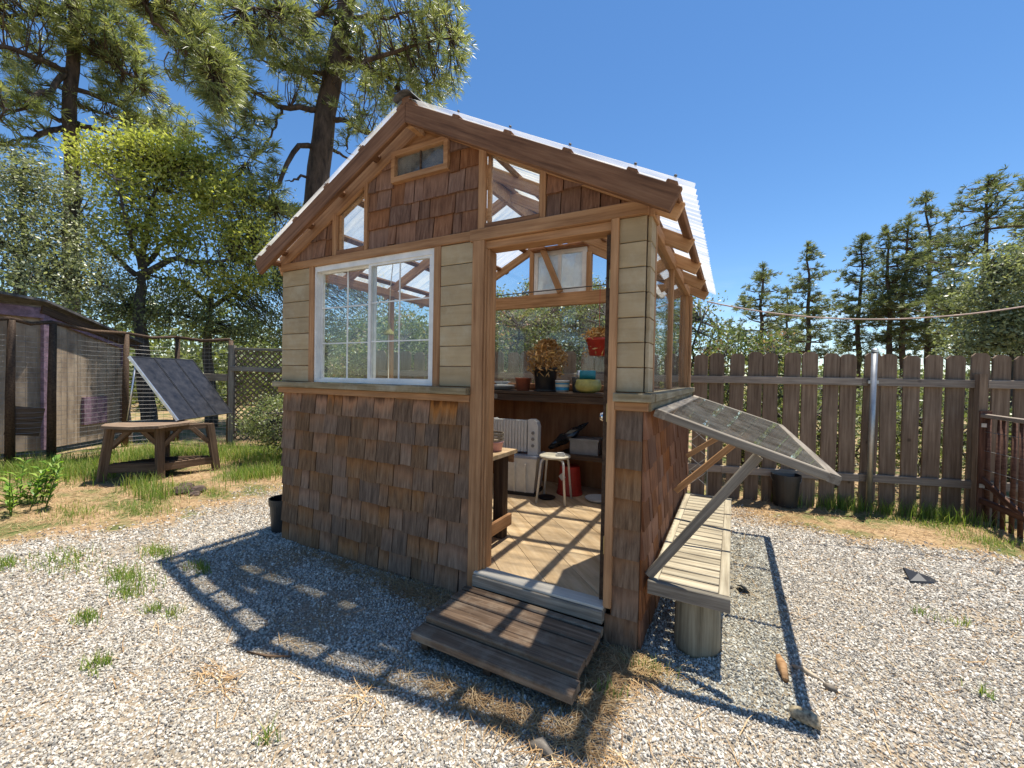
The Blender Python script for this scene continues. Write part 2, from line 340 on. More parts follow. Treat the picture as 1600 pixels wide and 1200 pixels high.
# ================================================================== GROUND
def sstep(a, b, x): 
    t = np.clip((x-a)/(b-a), 0, 1); return t*t*(3-2*t)
_ph = NR.rand(40)*6.28; _kx = NR.randn(40); _ky = NR.randn(40)
def wob(x, y, s=1.0, k0=0):
    r = 0
    for k in range(k0, k0+7): r = r + np.sin(_kx[k]*x*s*1.7 + _ky[k]*y*s*1.7 + _ph[k])
    return r/7*1.6
def gravel_mask(x, y):
    wv = wob(x, y, 1.6)*0.35 + wob(x, y, 5, 8)*0.14
    left = sstep(-5.0, -3.9, x + wv - 0.12*(y))
    back = 1 - sstep(0.7, 1.7, np.where(x < -2.9, y + wv, -9))
    rb = np.where(x < 1.5, 3.45 - 0.85*np.clip(x, 0, 1.5), 2.25)
    right = 1 - sstep(-0.25, 0.45, np.where(x > -0.2, y + wv - rb, -9))
    return np.clip(left*back*right, 0, 1)*np.where(y > 4.6, 0, 1)
def axis(lo, hi, fine, far):
    a = list(np.arange(lo, hi+1e-6, fine)); s = fine
    b = []; x = hi
    while x < far: s *= 1.35; x += s; b.append(x)
    s = fine; c = []; x = lo
    while x > -far: s *= 1.35; x -= s; c.append(x)
    return np.array(c[::-1] + a + b)
gx = axis(-9, 5, 0.1, 700); gy = axis(-3.5, 6, 0.1, 700)
X, Y = np.meshgrid(gx, gy)
def ground_z(x, y):
    d = np.hypot(x+1.5, y-1.2)
    z = 0.012*wob(x, y, 2.2, 16) + 0.006*wob(x, y, 7, 24)
    inside = np.clip(np.maximum(np.abs(x+1.5)-1.5, np.abs(y-1.2)-1.3), 0, 0.5)/0.5
    return z*np.where(d > 30, 0.0, 1.0)*inside - 0.004
Z = ground_z(X, Y)
nx, ny = len(gx), len(gy)
idx = np.arange(nx*ny).reshape(ny, nx)
F = np.stack([idx[:-1,:-1], idx[:-1,1:], idx[1:,1:], idx[1:,:-1]], -1).reshape(-1, 4)
def ground_mat():
    m, t, b, o = nodes('yard_ground')
    tc = N(t, 'ShaderNodeTexCoord'); P = tc.outputs['Object']
    vo = N(t, 'ShaderNodeTexVoronoi'); vo.inputs['Scale'].default_value = 80; t.links.new(P, vo.inputs['Vector'])
    sep = N(t, 'ShaderNodeSeparateColor'); t.links.new(vo.outputs['Color'], sep.inputs[0])
    st = ramp(t, sep.outputs[0], [(0.0, (0.19,0.168,0.138)), (0.35, (0.39,0.355,0.30)), (0.7, (0.55,0.51,0.435)), (1, (0.70,0.66,0.58))])
    ed = ramp(t, vo.outputs['Distance'], [(0.25, (1,1,1)), (0.62, (0.38,0.36,0.33))])
    gcol = mixc(t, 1.0, st.outputs[0], ed.outputs[0], 'MULTIPLY')
    nb = noise(t, P, 1.3, 5, 0.65)
    gcol = mixc(t, math_(t, 'ADD', math_(t, 'MULTIPLY', ramp(t, nb.outputs[0], [(0.42, (0,0,0)), (0.68, (1,1,1))]).outputs[0], 0.45), 0.25), gcol, (0.36,0.28,0.19))
    ns = noise(t, P, 26, 6, 0.75); nl = noise(t, P, 2.2, 4, 0.6)
    so = ramp(t, ns.outputs[0], [(0.3, (0.13,0.085,0.05)), (0.5, (0.33,0.225,0.125)), (0.72, (0.50,0.37,0.22))])
    gr = ramp(t, ns.outputs[0], [(0.3, (0.05,0.06,0.02)), (0.7, (0.16,0.19,0.06))])
    soil = mixc(t, ramp(t, nl.outputs[0], [(0.46, (0,0,0)), (0.60, (1,1,1))]).outputs[0], so.outputs[0], gr.outputs[0])
    a = N(t, 'ShaderNodeAttribute'); a.attribute_name = 'tint'
    f = math_(t, 'ADD', a.outputs['Fac'], math_(t, 'MULTIPLY', math_(t, 'SUBTRACT', ns.outputs[0], 0.5), 0.7))
    ff = ramp(t, f, [(0.35, (0,0,0)), (0.65, (1,1,1))])
    c = mixc(t, ff.outputs[0], soil, gcol)
    t.links.new(c, b.inputs['Base Color']); b.inputs['Roughness'].default_value = 0.95; b.inputs['Specular IOR Level'].default_value = 0.15
    h = mixc(t, ff.outputs[0], ns.outputs[0], ed.outputs[0])
    bump(t, b, h, 0.7, 0.012); return m
ground = np_mesh('ground', np.stack([X, Y, Z], -1).reshape(-1, 3), F, ground_mat(), gravel_mask(X, Y).ravel())
tag(ground, kind='structure')

# gravel stones: real pebbles near the camera, one object
def gravel():
    pts = []
    n = 620000
    x = NR.uniform(-5.6, 3.8, n); y = NR.uniform(-2.6, 3.7, n)
    d = np.hypot(x-CAM.x, y-CAM.y)
    keep = NR.rand(n) < gravel_mask(x, y)**1.4*np.clip((3.4/np.maximum(d, 2.2))**0.9, 0.25, 1)
    fx = (x-CAM.x)*_f.x + (y-CAM.y)*_f.y; rx = (x-CAM.x)*_r.x + (y-CAM.y)*_r.y
    keep &= (fx > 0.5) & (np.abs(rx) < 1.5*fx + 0.6)
    keep &= ~((x > -3.0) & (x < 0) & (y > 0.02) & (y < 2.42))
    keep &= ~((x > -1.03) & (x < -0.17) & (y > -0.58) & (y < 0.05))
    bare = wob(x, y, 2.4, 30) + 0.35*wob(x, y, 9, 12); keep &= NR.rand(n) > np.clip((bare-0.35)*1.3, 0, 0.8); keep &= NR.rand(n) > 0.45*sstep(-2.2, -4.2, x)
    x, y, d = x[keep], y[keep], d[keep]
    P = np.stack([x, y, ground_z(x, y) + 0.002], -1)
    me = bpy.data.meshes.new('gravel'); me.vertices.add(len(P)); me.vertices.foreach_set('co', P.astype(np.float32).ravel())
    sc = (0.0040 + 0.0052*NR.rand(len(P))**2.2)*np.clip(d/3.2, 1, 1.5)
    a = me.attributes.new('size', 'FLOAT', 'POINT'); a.data.foreach_set('value', sc.astype(np.float32))
    me.update()
    o = bpy.data.objects.new('gravel', me); put(o); tag(o, 'loose pale grey gravel covering the yard around the shed', 'gravel', kind='stuff')
    m, t, b, out = nodes('pebble')
    oi = N(t, 'ShaderNodeObjectInfo')
    r = ramp(t, oi.outputs['Random'], [(0, (0.16,0.15,0.135)), (0.2, (0.32,0.29,0.245)), (0.5, (0.47,0.43,0.365)), (0.78, (0.59,0.55,0.475)), (0.92, (0.73,0.69,0.615)), (1, (0.46,0.32,0.19))])
    t.links.new(r.outputs[0], b.inputs['Base Color']); b.inputs['Roughness'].default_value = 0.85; b.inputs['Specular IOR Level'].default_value = 0.25
    ng = bpy.data.node_groups.new('pebbles', 'GeometryNodeTree')
    ng.interface.new_socket('Geometry', in_out='INPUT', socket_type='NodeSocketGeometry'); ng.interface.new_socket('Geometry', in_out='OUTPUT', socket_type='NodeSocketGeometry')
    gi = ng.nodes.new('NodeGroupInput'); go = ng.nodes.new('NodeGroupOutput'); L = ng.links.new
    ico = ng.nodes.new('GeometryNodeMeshIcoSphere'); ico.inputs['Subdivisions'].default_value = 2; ico.inputs['Radius'].default_value = 1
    nz = ng.nodes.new('ShaderNodeTexNoise'); nz.inputs['Scale'].default_value = 1.1; nz.inputs['Detail'].default_value = 2
    sub = ng.nodes.new('ShaderNodeVectorMath'); sub.operation = 'SUBTRACT'; sub.inputs[1].default_value = (0.5,)*3
    L(nz.outputs['Color'], sub.inputs[0])
    mul = ng.nodes.new('ShaderNodeVectorMath'); mul.operation = 'SCALE'; mul.inputs['Scale'].default_value = 1.3; L(sub.outputs[0], mul.inputs[0])
    sp = ng.nodes.new('GeometryNodeSetPosition'); L(ico.outputs[0], sp.inputs['Geometry']); L(mul.outputs[0], sp.inputs['Offset'])
    sm = ng.nodes.new('GeometryNodeSetMaterial'); sm.inputs['Material'].default_value = m; L(sp.outputs[0], sm.inputs[0])
    mp = ng.nodes.new('GeometryNodeMeshToPoints'); L(gi.outputs[0], mp.inputs[0])
    ip = ng.nodes.new('GeometryNodeInstanceOnPoints'); L(mp.outputs[0], ip.inputs['Points']); L(sm.outputs[0], ip.inputs['Instance'])
    rv = ng.nodes.new('FunctionNodeRandomValue'); rv.data_type = 'FLOAT_VECTOR'; rv.inputs[0].default_value = (0,0,0); rv.inputs[1].default_value = (6.28,6.28,6.28); rv.inputs['Seed'].default_value = 3
    L(rv.outputs[0], ip.inputs['Rotation'])
    rs = ng.nodes.new('FunctionNodeRandomValue'); rs.data_type = 'FLOAT_VECTOR'; rs.inputs[0].default_value = (0.8,0.55,0.4); rs.inputs[1].default_value = (1.5,1.05,0.8); rs.inputs['Seed'].default_value = 9
    na = ng.nodes.new('GeometryNodeInputNamedAttribute'); na.data_type = 'FLOAT'; na.inputs[0].default_value = 'size'
    vs = ng.nodes.new('ShaderNodeVectorMath'); vs.operation = 'SCALE'; L(rs.outputs[0], vs.inputs[0]); L(na.outputs[0], vs.inputs['Scale'])
    L(vs.outputs[0], ip.inputs['Scale']); L(ip.outputs[0], go.inputs[0])
    md = o.modifiers.new('pebbles', 'NODES'); md.node_group = ng
    me.materials.append(m)
gravel()

# ================================================================== SHED
W0, W1, D = -3.02, 0.0, 2.44
XC = -1.51; SL = 0.52; ZA = 3.21; OV = 0.165        # roof: axis, slope, top of rake board at the apex, front overhang
def zr(x): return ZA - SL*abs(x-XC)                  # top of the rafters
shed = thing('garden_shed', (XC, D/2, 0), 'cedar shingled garden shed greenhouse with clear corrugated roof and open doorway', 'shed')

def clip(poly, a, b, c):        # keep a*x+b*z+c >= 0
    out = []
    for i in range(len(poly)):
        p, q = poly[i], poly[(i+1) % len(poly)]
        dp = a*p[0]+b*p[1]+c; dq = a*q[0]+b*q[1]+c
        if dp >= 0: out.append(p)
        if (dp >= 0) != (dq >= 0):
            t = dp/(dp-dq); out.append((p[0]+t*(q[0]-p[0]), p[1]+t*(q[1]-p[1])))
    return out
def shingle(x0, x1, z0, h, wallM, parent, mat, clips=(), name='shingle', into=None):
    wd = x1-x0; n = 4
    j = [rnd.uniform(-0.0022, 0.0022) for _ in range(n+1)]; tl = rnd.uniform(-0.004, 0.004)
    poly = [(x0 + wd*k/n, z0 + j[k] + tl*k/n) for k in range(n+1)] + [(x1, z0+h), (x0, z0+h)]
    for c in clips: poly = clip(poly, *c)
    if len(poly) < 3: return
    th = rnd.uniform(0.014, 0.028)
    fy = lambda z: -(th - (th-0.004)*min(1, max(0, (z-z0)/h)))
    k = len(poly); xc = (x0+x1)/2
    vs = [(p[0]-xc, fy(p[1]), p[1]-z0) for p in poly] + [(p[0]-xc, -0.0005, p[1]-z0) for p in poly]
    fs = [tuple(range(k))] + [((i+1) % k, i, i+k, (i+1) % k+k) for i in range(k)]
    Mx = wallM @ Matrix.Translation((xc, 0, z0))
    if into is not None:
        into.add([Mx @ Vector(v) for v in vs], fs); return
    MB().add(vs, fs).build(name, mat, parent, Mx)
def course(u0, u1, z0, h, wallM, parent, mat, clips=(), wmin=0.08, wmax=0.185, into=None):
    x = u0
    while x < u1-0.002:
        wd = rnd.uniform(wmin, wmax) if rnd.random() < 0.75 else rnd.uniform(wmax*0.9, wmax*1.25)
        if u1-(x+wd) < wmin*0.8: wd = u1-x
        g = rnd.uniform(0.004, 0.010)
        shingle(x+g/2, min(x+wd, u1)-g/2, z0+rnd.uniform(-0.006, 0.006), h, wallM, parent, mat, clips, into=into)
        x += wd
I4 = Matrix.Identity(4)
EXP = 0.1585
# ---- front wall
fw = MB().box(W0+0.01, -1.02, 0.0, 0.09, 0.02, 1.30).build('front_wall', MT['ply'], shed)
fc = MB().box(-0.15, W1-0.01, 0.0, 0.09, 0.02, 1.30).build('corner_wall', MT['ply'], shed)
for k in range(8):
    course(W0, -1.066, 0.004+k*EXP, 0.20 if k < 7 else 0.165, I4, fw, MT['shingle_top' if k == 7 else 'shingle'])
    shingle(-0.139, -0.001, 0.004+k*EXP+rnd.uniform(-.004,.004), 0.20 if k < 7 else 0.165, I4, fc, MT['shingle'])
shingle(-0.175, -0.002, -0.005, 0.16, Matrix.Translation((0,-0.012,0)), fc, MT['shingle'])
# window-height siding boards
def boards(x0, x1, z0, z1, n, parent, M=I4, name='siding_board', mat=None):
    h = (z1-z0)/n
    for k in range(n):
        o = rbox(x1-x0, 0.018, h-0.004, 0.003)
        b = o.build(name, mat or MT['siding'], parent, M @ Matrix.Translation((x0, -0.012+rnd.uniform(-0.0015,0.0015), z0+h*(k+0.5))) @ Matrix.Rotation(rnd.uniform(-0.003,0.003), 4, 'Y'))
ua, ub, uw = [MB().box(a, b, 0, 0.09, 1.30, 2.30).build('upper_wall', MT['ply'], shed) for a, b in ((W0+0.012,-2.665),(-1.335,-1.02),(-0.145,W1-0.012))]
boards(W0, -2.672, 1.365, 2.298, 7, ua); boards(-1.325, -1.068, 1.365, 2.298, 7, ub); boards(-0.139, -0.002, 1.365, 2.288, 7, uw)
RY = Matrix.Translation((0,0,0)) @ Matrix.Rotation(R(90), 4, 'Z')       # right wall: local x -> +y, outward -> +x
LY = Matrix.Translation((W0,D,0)) @ Matrix.Rotation(R(-90), 4, 'Z')     # left wall
boards(0.002, 0.135, 1.365, 2.288, 7, uw, RY)
# ledge and trims of the front
tr = lambda n, p0, p1, wd, h, mt='trim', par=shed, up=(0,0,1): beam(n, p0, p1, wd, h, MT[mt], par, up)
tr('trim_board', (W0-0.02,-0.024,1.292), (-1.067,-0.024,1.292), 0.04, 0.046)
tr('window_ledge', (W0-0.035,-0.03,1.340), (-1.067,-0.03,1.340), 0.115, 0.045, 'ledge')
tr('trim_board', (-0.140,-0.024,1.292), (0.028,-0.024,1.292), 0.04, 0.046)
tr('window_ledge', (-0.140,-0.03,1.340), (0.052,-0.03,1.340), 0.115, 0.045, 'ledge')
tr('window_ledge', (0.010,0.029,1.3395), (0.010,2.50,1.3395), 0.10, 0.044, 'ledge')
tr('trim_board', (0.022,-0.003,1.291), (0.022,2.47,1.291), 0.038, 0.045, 'ledge')
tr('trim_board', (-2.642,-0.014,1.365), (-2.642,-0.014,2.299), 0.024, 0.058, up=(1,0,0))
tr('trim_board', (-1.356,-0.014,1.365), (-1.356,-0.014,2.299), 0.024, 0.058, up=(1,0,0))
tr('trim_board', (W0-0.01,-0.016,2.331), (-1.075,-0.016,2.331), 0.03, 0.062)
tr('door_head', (-1.085,-0.021,2.325), (0.008,-0.021,2.325), 0.04, 0.075)
tr('trim_board', (0.020,-0.005,2.320), (0.020,0.16,2.320), 0.03, 0.07)
tr('door_head', (-1.02,0.04,2.262), (-0.155,0.04,2.262), 0.11, 0.05)
# ---- door frame
tr('door_casing', (-1.021,-0.022,0.0), (-1.021,-0.022,2.287), 0.04, 0.086, up=(1,0,0))
tr('door_casing', (-0.161,-0.022,0.20), (-0.161,-0.022,2.287), 0.04, 0.042, up=(1,0,0))
tr('door_jamb', (-0.985,0.042,0.19), (-0.985,0.042,2.236), 0.13, 0.030, 'trim', shed, (1,0,0))
tr('door_jamb', (-0.966,0.012,0.19), (-0.966,0.012,2.236), 0.03, 0.014, 'trim', shed, (1,0,0))
tr('door_jamb', (-0.163,0.045,0.19), (-0.163,0.045,2.236), 0.085, 0.03, 'trim', shed, (1,0,0))
tr('threshold', (-1.0,-0.03,0.155), (-0.176,-0.03,0.155), 0.09, 0.07, 'grey')
tr('threshold_cap', (-1.0,-0.012,0.198), (-0.176,-0.012,0.198), 0.10, 0.016, 'sill')
# open door swung inwards against the right side, seen on its hinge edge
door = rbox(0.78, 0.036, 2.02, 0.003).build('door', MT['dark'], shed, T(-0.2, 0.018, 1.215, R(99)))
kb = MB().lathe([(0.012,0),(0.012,0.03),(0.026,0.04),(0.032,0.055),(0.026,0.07),(0.010,0.076)], 16)
kb.build('door_knob', MT['chrome'], door, T(-0.314, 0.62, 1.17, R(9)) @ Matrix.Rotation(R(-90), 4, 'Y') @ Matrix.Translation((0,0,0.018)), True)
for z in (0.52, 1.25, 1.98):
    MB().box(-0.196, -0.179, 0.0, 0.012, z-0.05, z+0.05).build('hinge', MT['brass'], shed)
# ---- front sliding window
win = MB().box(-2.617,-1.389,-0.012,0.07,1.366,1.392); win.box(-2.617,-1.389,-0.012,0.07,2.258,2.2995); win.box(-2.617,-2.594,-0.012,0.07,1.392,2.258); win.box(-1.412,-1.389,-0.012,0.07,1.392,2.258)
win = win.build('sliding_window', MT['white'], shed)
def sash(x0, x1, y, st):
    m = MB(); z0, z1 = 1.392, 2.258
    m.box(x0, x0+st, y-0.012, y+0.012, z0, z1).box(x1-st, x1, y-0.012, y+0.012, z0, z1).box(x0+st, x1-st, y-0.0118, y+0.0118, z0, z0+st*0.7).box(x0+st, x1-st, y-0.0118, y+0.0118, z1-st*0.7, z1)
    m.build('window_sash', MT['white'], win)
    MB().box(x0+st, x1-st, y-0.002, y+0.002, z0+st*0.7, z1-st*0.7).build('pane', MT['glass'], win)
    xm = (x0+x1)/2
    MB().box(xm-0.0045, xm+0.0045, y-0.004, y+0.004, z0+st*0.7, z1-st*0.7).build('muntin', MT['white'], win)
    for k in (1, 2):
        z = z0+(z1-z0)*k/3; MB().box(x0+st, x1-st, y-0.0035, y+0.0035, z-0.0045, z+0.0045).build('muntin', MT['white'], win)
sash(-2.594, -1.992, 0.045, 0.016); sash(-2.016, -1.412, 0.008, 0.024)
# ---- gable
zk = lambda x: 3.118 - 0.522*abs(x-XC)         # lower edge of the rake boards
gb = MB(); 
def gpoly(x0, x1, z0, z1, clips):
    p = [(x0,z0),(x1,z0),(x1,z1),(x0,z1)]
    for c in clips: p = clip(p, *c)
    return p
RK = [(0.522, -1, 3.118-0.522*XC*1), (-0.522, -1, 3.118+0.522*XC)]      # below both rakes: z <= 3.118 +- ...
RK = [(-0.522, -1, 3.118+0.522*XC), (0.522, -1, 3.118-0.522*XC)]
def prism(m, p, y0, y1):
    k = len(p)
    m.add([(a, y0, b) for a, b in p]+[(a, y1, b) for a, b in p], [tuple(range(k)), tuple(range(2*k-1, k-1, -1))]+[((i+1) % k, i, i+k, (i+1) % k+k) for i in range(k)])
for x0, x1 in ((W0+0.02,-2.36),(-2.02,-1.03),(-0.575,-0.02)):
    p = gpoly(x0, x1, 2.36, 3.2, RK)
    if len(p) > 2: prism(gb, p, 0.003, 0.05)
gb = gb.build('gable_wall', MT['ply'], shed)
GE = 0.137
for x0, x1 in ((W0+0.03,-2.405),(-2.012,-1.042),(-0.572,-0.015)):
    for k in range(6):
        z0 = 2.366+k*GE
        segs = [(x0, x1)]
        if x0 == -2.012 and z0+0.03 > 2.80-0.06: segs = [(x0,-1.765),(-1.275,x1)] if z0 > 2.74 else segs
        for a, b in segs:
            course(a, b, z0, 0.175, I4, gb, MT['shingle_gable'], RK + ([(0,-1,2.795)] if (a == x0 and b == x1 and x0 == -2.012) else []), 0.07, 0.17)
for s in (-1, 1):       # rake boards on the wall, rake post trims
    a = Vector((XC+s*0.012, -0.012, zk(XC)+0.055)); b = Vector((XC+s*1.53, -0.012, zk(XC+s*1.53)+0.055))
    tr('rake_board', a, b, 0.028, 0.115)
tr('window_post', (-1.012,-0.014,2.363), (-1.012,-0.014,2.88), 0.03, 0.052, up=(1,0,0))
tr('window_post', (-0.592,-0.014,2.363), (-0.592,-0.014,2.66), 0.03, 0.036, up=(1,0,0))
tr('window_post', (-2.372,-0.014,2.363), (-2.372,-0.014,2.69), 0.03, 0.046, up=(1,0,0))
tr('window_post', (-2.030,-0.014,2.363), (-2.030,-0.014,2.86), 0.03, 0.036, up=(1,0,0))
tr('window_sill', (-0.985,-0.010,2.379), (-0.612,-0.010,2.379), 0.035, 0.034, 'fascia')
tr('window_sill', (-2.348,-0.010,2.379), (-2.05,-0.010,2.379), 0.035, 0.034, 'fascia')
for x0, x1, nm in ((-0.985,-0.611,0),(-2.348,-2.049,0)):
    m = MB(); p = gpoly(x0, x1, 2.396, 3.2, RK); prism(m, p, 0.010, 0.014)
    pn = m.build('gable_pane', MT['dirtyglass'], shed)
    q = MB(); 
    q.box(x0, x0+0.02, 0.001, 0.03, 2.397, zk(x0)-0.004 if abs(x0-XC) > 0.5 else zk(x0)).box(x1-0.016, x1, 0.001, 0.03, 2.397, zk(x1)-0.004)
    q.build('pane_frame', MT['rafter'], pn)
# small vent window under the apex
vw = MB(); 
for a in ((-1.768,-1.272,2.795,2.832),(-1.768,-1.272,2.978,3.012),(-1.768,-1.735,2.832,2.978),(-1.305,-1.272,2.832,2.978)): vw.box(a[0],a[1],-0.042,0.02,a[2],a[3])
vw = vw.build('vent_window', MT['trim'], shed)
MB().box(-1.735,-1.305,-0.014,-0.010,2.832,2.978).build('pane', MT['dirtyglass'], vw)
MB().box(-1.735,-1.305,-0.004,0.02,2.832,2.978).build('vent_board', plain('mottled_board', (0.10,0.085,0.07), 0.8, var=0.45, scale=9), vw)
MB().box(-1.525,-1.515,-0.020,-0.008,2.832,2.978).build('muntin', MT['dark'], vw)
m = MB(); prism(m, gpoly(-1.8, -1.22, 3.013, 3.3, RK), -0.008, 0.02); m.build('apex_panel', MT['trim'], shed)

# ---- roof
roof = MB().box(XC-0.02, XC+0.02, -OV+0.02, D+0.15, ZA-0.14, ZA-0.005).build('ridge_beam', MT['rafter'], shed)
for s in (-1, 1):
    EX = 1.665 if s > 0 else 1.61
    for y, mt, nm, h in ((-OV, 'fascia', 'fascia_board', 0.118), (0.035, 'rafter', 'rafter', 0.09), (0.64, 'rafter', 'rafter', 0.09), (1.25, 'rafter', 'rafter', 0.09), (1.85, 'rafter', 'rafter', 0.09), (D-0.03, 'rafter', 'rafter', 0.09)):
        ca = math.cos(math.atan(SL))
        a = Vector((XC+s*0.002, y, ZA-h/2/ca)); b = Vector((XC+s*EX, y, zr(XC+s*EX)-h/2/ca))
        o = beam(nm, a, b, 0.038, h, MT[mt], shed)
        tn_ = SL*h      # plumb cut at the ridge so that the two sides meet
        for vtx in o.data.vertices:
            if vtx.co.x < 0.01: vtx.co.x -= vtx.co.z*SL
    n = Vector((s*SL, 0, 1)).normalized()
    for k, t in enumerate((0.05, 0.40, 0.76, 1.12, 1.46, EX-0.02)):
        x = XC+s*t; c = Vector((x, 0, zr(x))) + n*0.0
        beam('purlin', (c.x, -OV-0.018, c.z), (c.x, D+0.16, c.z), 0.055, 0.030, MT['fascia'], shed, up=n)
    # corrugated sheets
    e0, e1 = 0.02, EX+(0.07 if s > 0 else 0.03)
    y0 = -OV-0.028; wsh = 0.70
    for k in range(4):
        ya, yb = y0+k*0.675, y0+k*0.675+wsh
        ys = np.arange(ya, yb+1e-6, 0.0085); ts = np.linspace(e0, e1, 9)
        V = []; 
        for t in ts:
            c = Vector((XC+s*t, 0, ZA-SL*t)) + n*(0.021+0.0025*(k % 2))
            hgt = 0.008*np.sin(2*np.pi*(ys-y0)/0.068) + 0.002*math.sin(t*5+k)
            V.append(np.stack([c.x+n.x*hgt, ys, c.z+n.z*hgt], -1))
        V = np.concatenate(V); q = len(ys); ii = np.arange(q-1)
        Fq = np.concatenate([np.stack([r*q+ii, r*q+ii+1, (r+1)*q+ii+1, (r+1)*q+ii], -1) for r in range(len(ts)-1)])
        o = np_mesh('polycarbonate_sheet', V, Fq, MT['poly'], None, shed)
        o.data.polygons.foreach_set('use_smooth', [True]*len(o.data.polygons))
    for t in (0.40, 0.76, 1.12, 1.46, EX-0.02):
        c = Vector((XC+s*t, -OV-0.01, zr(XC+s*t))) + n*0.034
        MB().lathe([(0.008,0),(0.008,0.006),(0.004,0.010)], 8).build('roof_screw', MT['roofing'], shed, Matrix.Translation(c) @ n.to_track_quat('Z','Y').to_matrix().to_4x4())
cap = MB(); pr = []
for k in range(9):
    a = R(-70+k*17.5); pr.append((XC+0.085*math.sin(a), ZA+0.0+0.062*math.cos(a)-0.01))
for yy in (-OV-0.05, D+0.17): cap.v += [(x, yy, z) for x, z in pr]
for yy in (-OV-0.05, D+0.17): cap.v += [(x, yy, z+0.006) for x, z in pr]
for k in range(8): cap.f += [(k, k+1, k+10, k+9), (k+18, k+27, k+28, k+19), (k, k+18, k+19, k+1), (k+9,k+10,k+28,k+27)]
cap.build('ridge_cap', MT['roofing'], shed)
MB().box(XC-0.03, XC+0.035, -OV-0.018, -OV+0.05, ZA-0.01, ZA+0.03).build('ridge_block', MT['fascia'], shed)

# ---- side and back walls
rw = MB().box(-0.09, -0.003, 0.092, D, 0.02, 1.30).build('right_wall', MT['ply'], shed)
far = MB()
for k in range(8):
    h = 0.20 if k < 7 else 0.165
    course(0.0, 1.25, 0.004+k*EXP, h, RY, rw, MT['shingle_red'])
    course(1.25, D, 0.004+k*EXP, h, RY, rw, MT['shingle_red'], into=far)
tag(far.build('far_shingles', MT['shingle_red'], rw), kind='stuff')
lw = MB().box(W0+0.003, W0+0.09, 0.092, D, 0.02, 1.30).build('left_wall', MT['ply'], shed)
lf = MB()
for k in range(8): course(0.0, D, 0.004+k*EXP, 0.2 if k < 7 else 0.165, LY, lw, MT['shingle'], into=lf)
tag(lf.build('left_shingles', MT['shingle'], lw), kind='stuff')
bw = MB().box(W0+0.09, -0.09, D-0.09, D, 0.02, 1.30).build('back_wall', MT['ply'], shed)
def side_glazing(x, sx):
    tr('corner_post', (x-sx*0.045, D-0.045, 1.30), (x-sx*0.045, D-0.045, 2.33), 0.088, 0.088, 'trim', shed, (1,0,0))
    tr('wall_plate', (x-sx*0.045, 0.09, 2.335), (x-sx*0.045, D, 2.335), 0.088, 0.075, 'trim')
    for y in (0.15, 1.22, 2.35): tr('window_post', (x-sx*0.04, y, 1.36), (x-sx*0.04, y, 2.297), 0.05, 0.05, 'trim', shed, (1,0,0))
    for a, b in ((0.176,1.194),(1.246,2.324)):
        MB().box(x-sx*0.035-0.002, x-sx*0.035+0.002, a, b, 1.365, 2.296).build('side_pane', MT['glass'], shed)
side_glazing(0.0, 1); side_glazing(W0, -1)
tr('side_casing', (0.012, 2.40, 1.365), (0.012, 2.40, 2.30), 0.022, 0.09, 'trim', shed, (0,1,0))
tr('side_casing', (0.012, 0.155, 1.365), (0.012, 0.155, 2.285), 0.022, 0.04, 'trim', shed, (0,1,0))
# back: full width window, tie beam and glazed gable
MB().box(W0+0.09, -0.09, D-0.05, D-0.046, 1.36, 2.29).build('back_pane', MT['dirtyglass'], shed)
tr('tie_beam', (W0, D-0.06, 2.365), (0, D-0.06, 2.365), 0.06, 0.15, 'rafter')
tr('back_sill', (W0+0.09, D-0.06, 1.33), (-0.09, D-0.06, 1.33), 0.09, 0.06, 'ply')
for x in (-2.40, -1.80, -1.075, -0.60):
    tr('gable_stud', (x, D-0.05, 2.44), (x, D-0.05, zr(x)-0.10), 0.07, 0.055, 'rafter', shed, (1,0,0))
tr('gable_stud', (-0.72, D-0.05, 2.44), (-0.72, D-0.05, zr(-0.72)-0.10), 0.05, 0.10, 'inner', shed, (1,0,0))
tr('gable_brace', (-1.40, D-0.12, 2.44), (-1.66, D-0.12, 3.02), 0.035, 0.07, 'rafter', shed, (1,0,0.3))
m = MB(); p = [(W0+0.05,2.44),(-0.05,2.44),(-0.05,zr(-0.05)-0.11),(XC,ZA-0.11),(W0+0.05,zr(W0+0.05)-0.11)]; prism(m, p, D-0.028, D-0.024); m.build('back_gable_pane', MT['glass'], shed)
fwn = MB()
for a in ((-1.765,-1.715,2.442,2.95),(-1.155,-1.105,2.442,2.95),(-1.715,-1.155,2.442,2.50),(-1.715,-1.155,2.90,2.95),(-1.455,-1.415,2.50,2.90)): fwn.box(a[0],a[1],D-0.075,D-0.045,a[2],a[3])
fwn = fwn.build('frosted_window', MT['white'], shed)
MB().box(-1.715,-1.455,D-0.062,D-0.058,2.50,2.90).build('pane', MT['frost'], fwn); MB().box(-1.415,-1.155,D-0.062,D-0.058,2.50,2.90).build('pane', MT['frost'], fwn)
tr('window_shelf', (-1.78, D-0.11, 2.968), (-1.08, D-0.11, 2.968), 0.12, 0.025, 'ply')
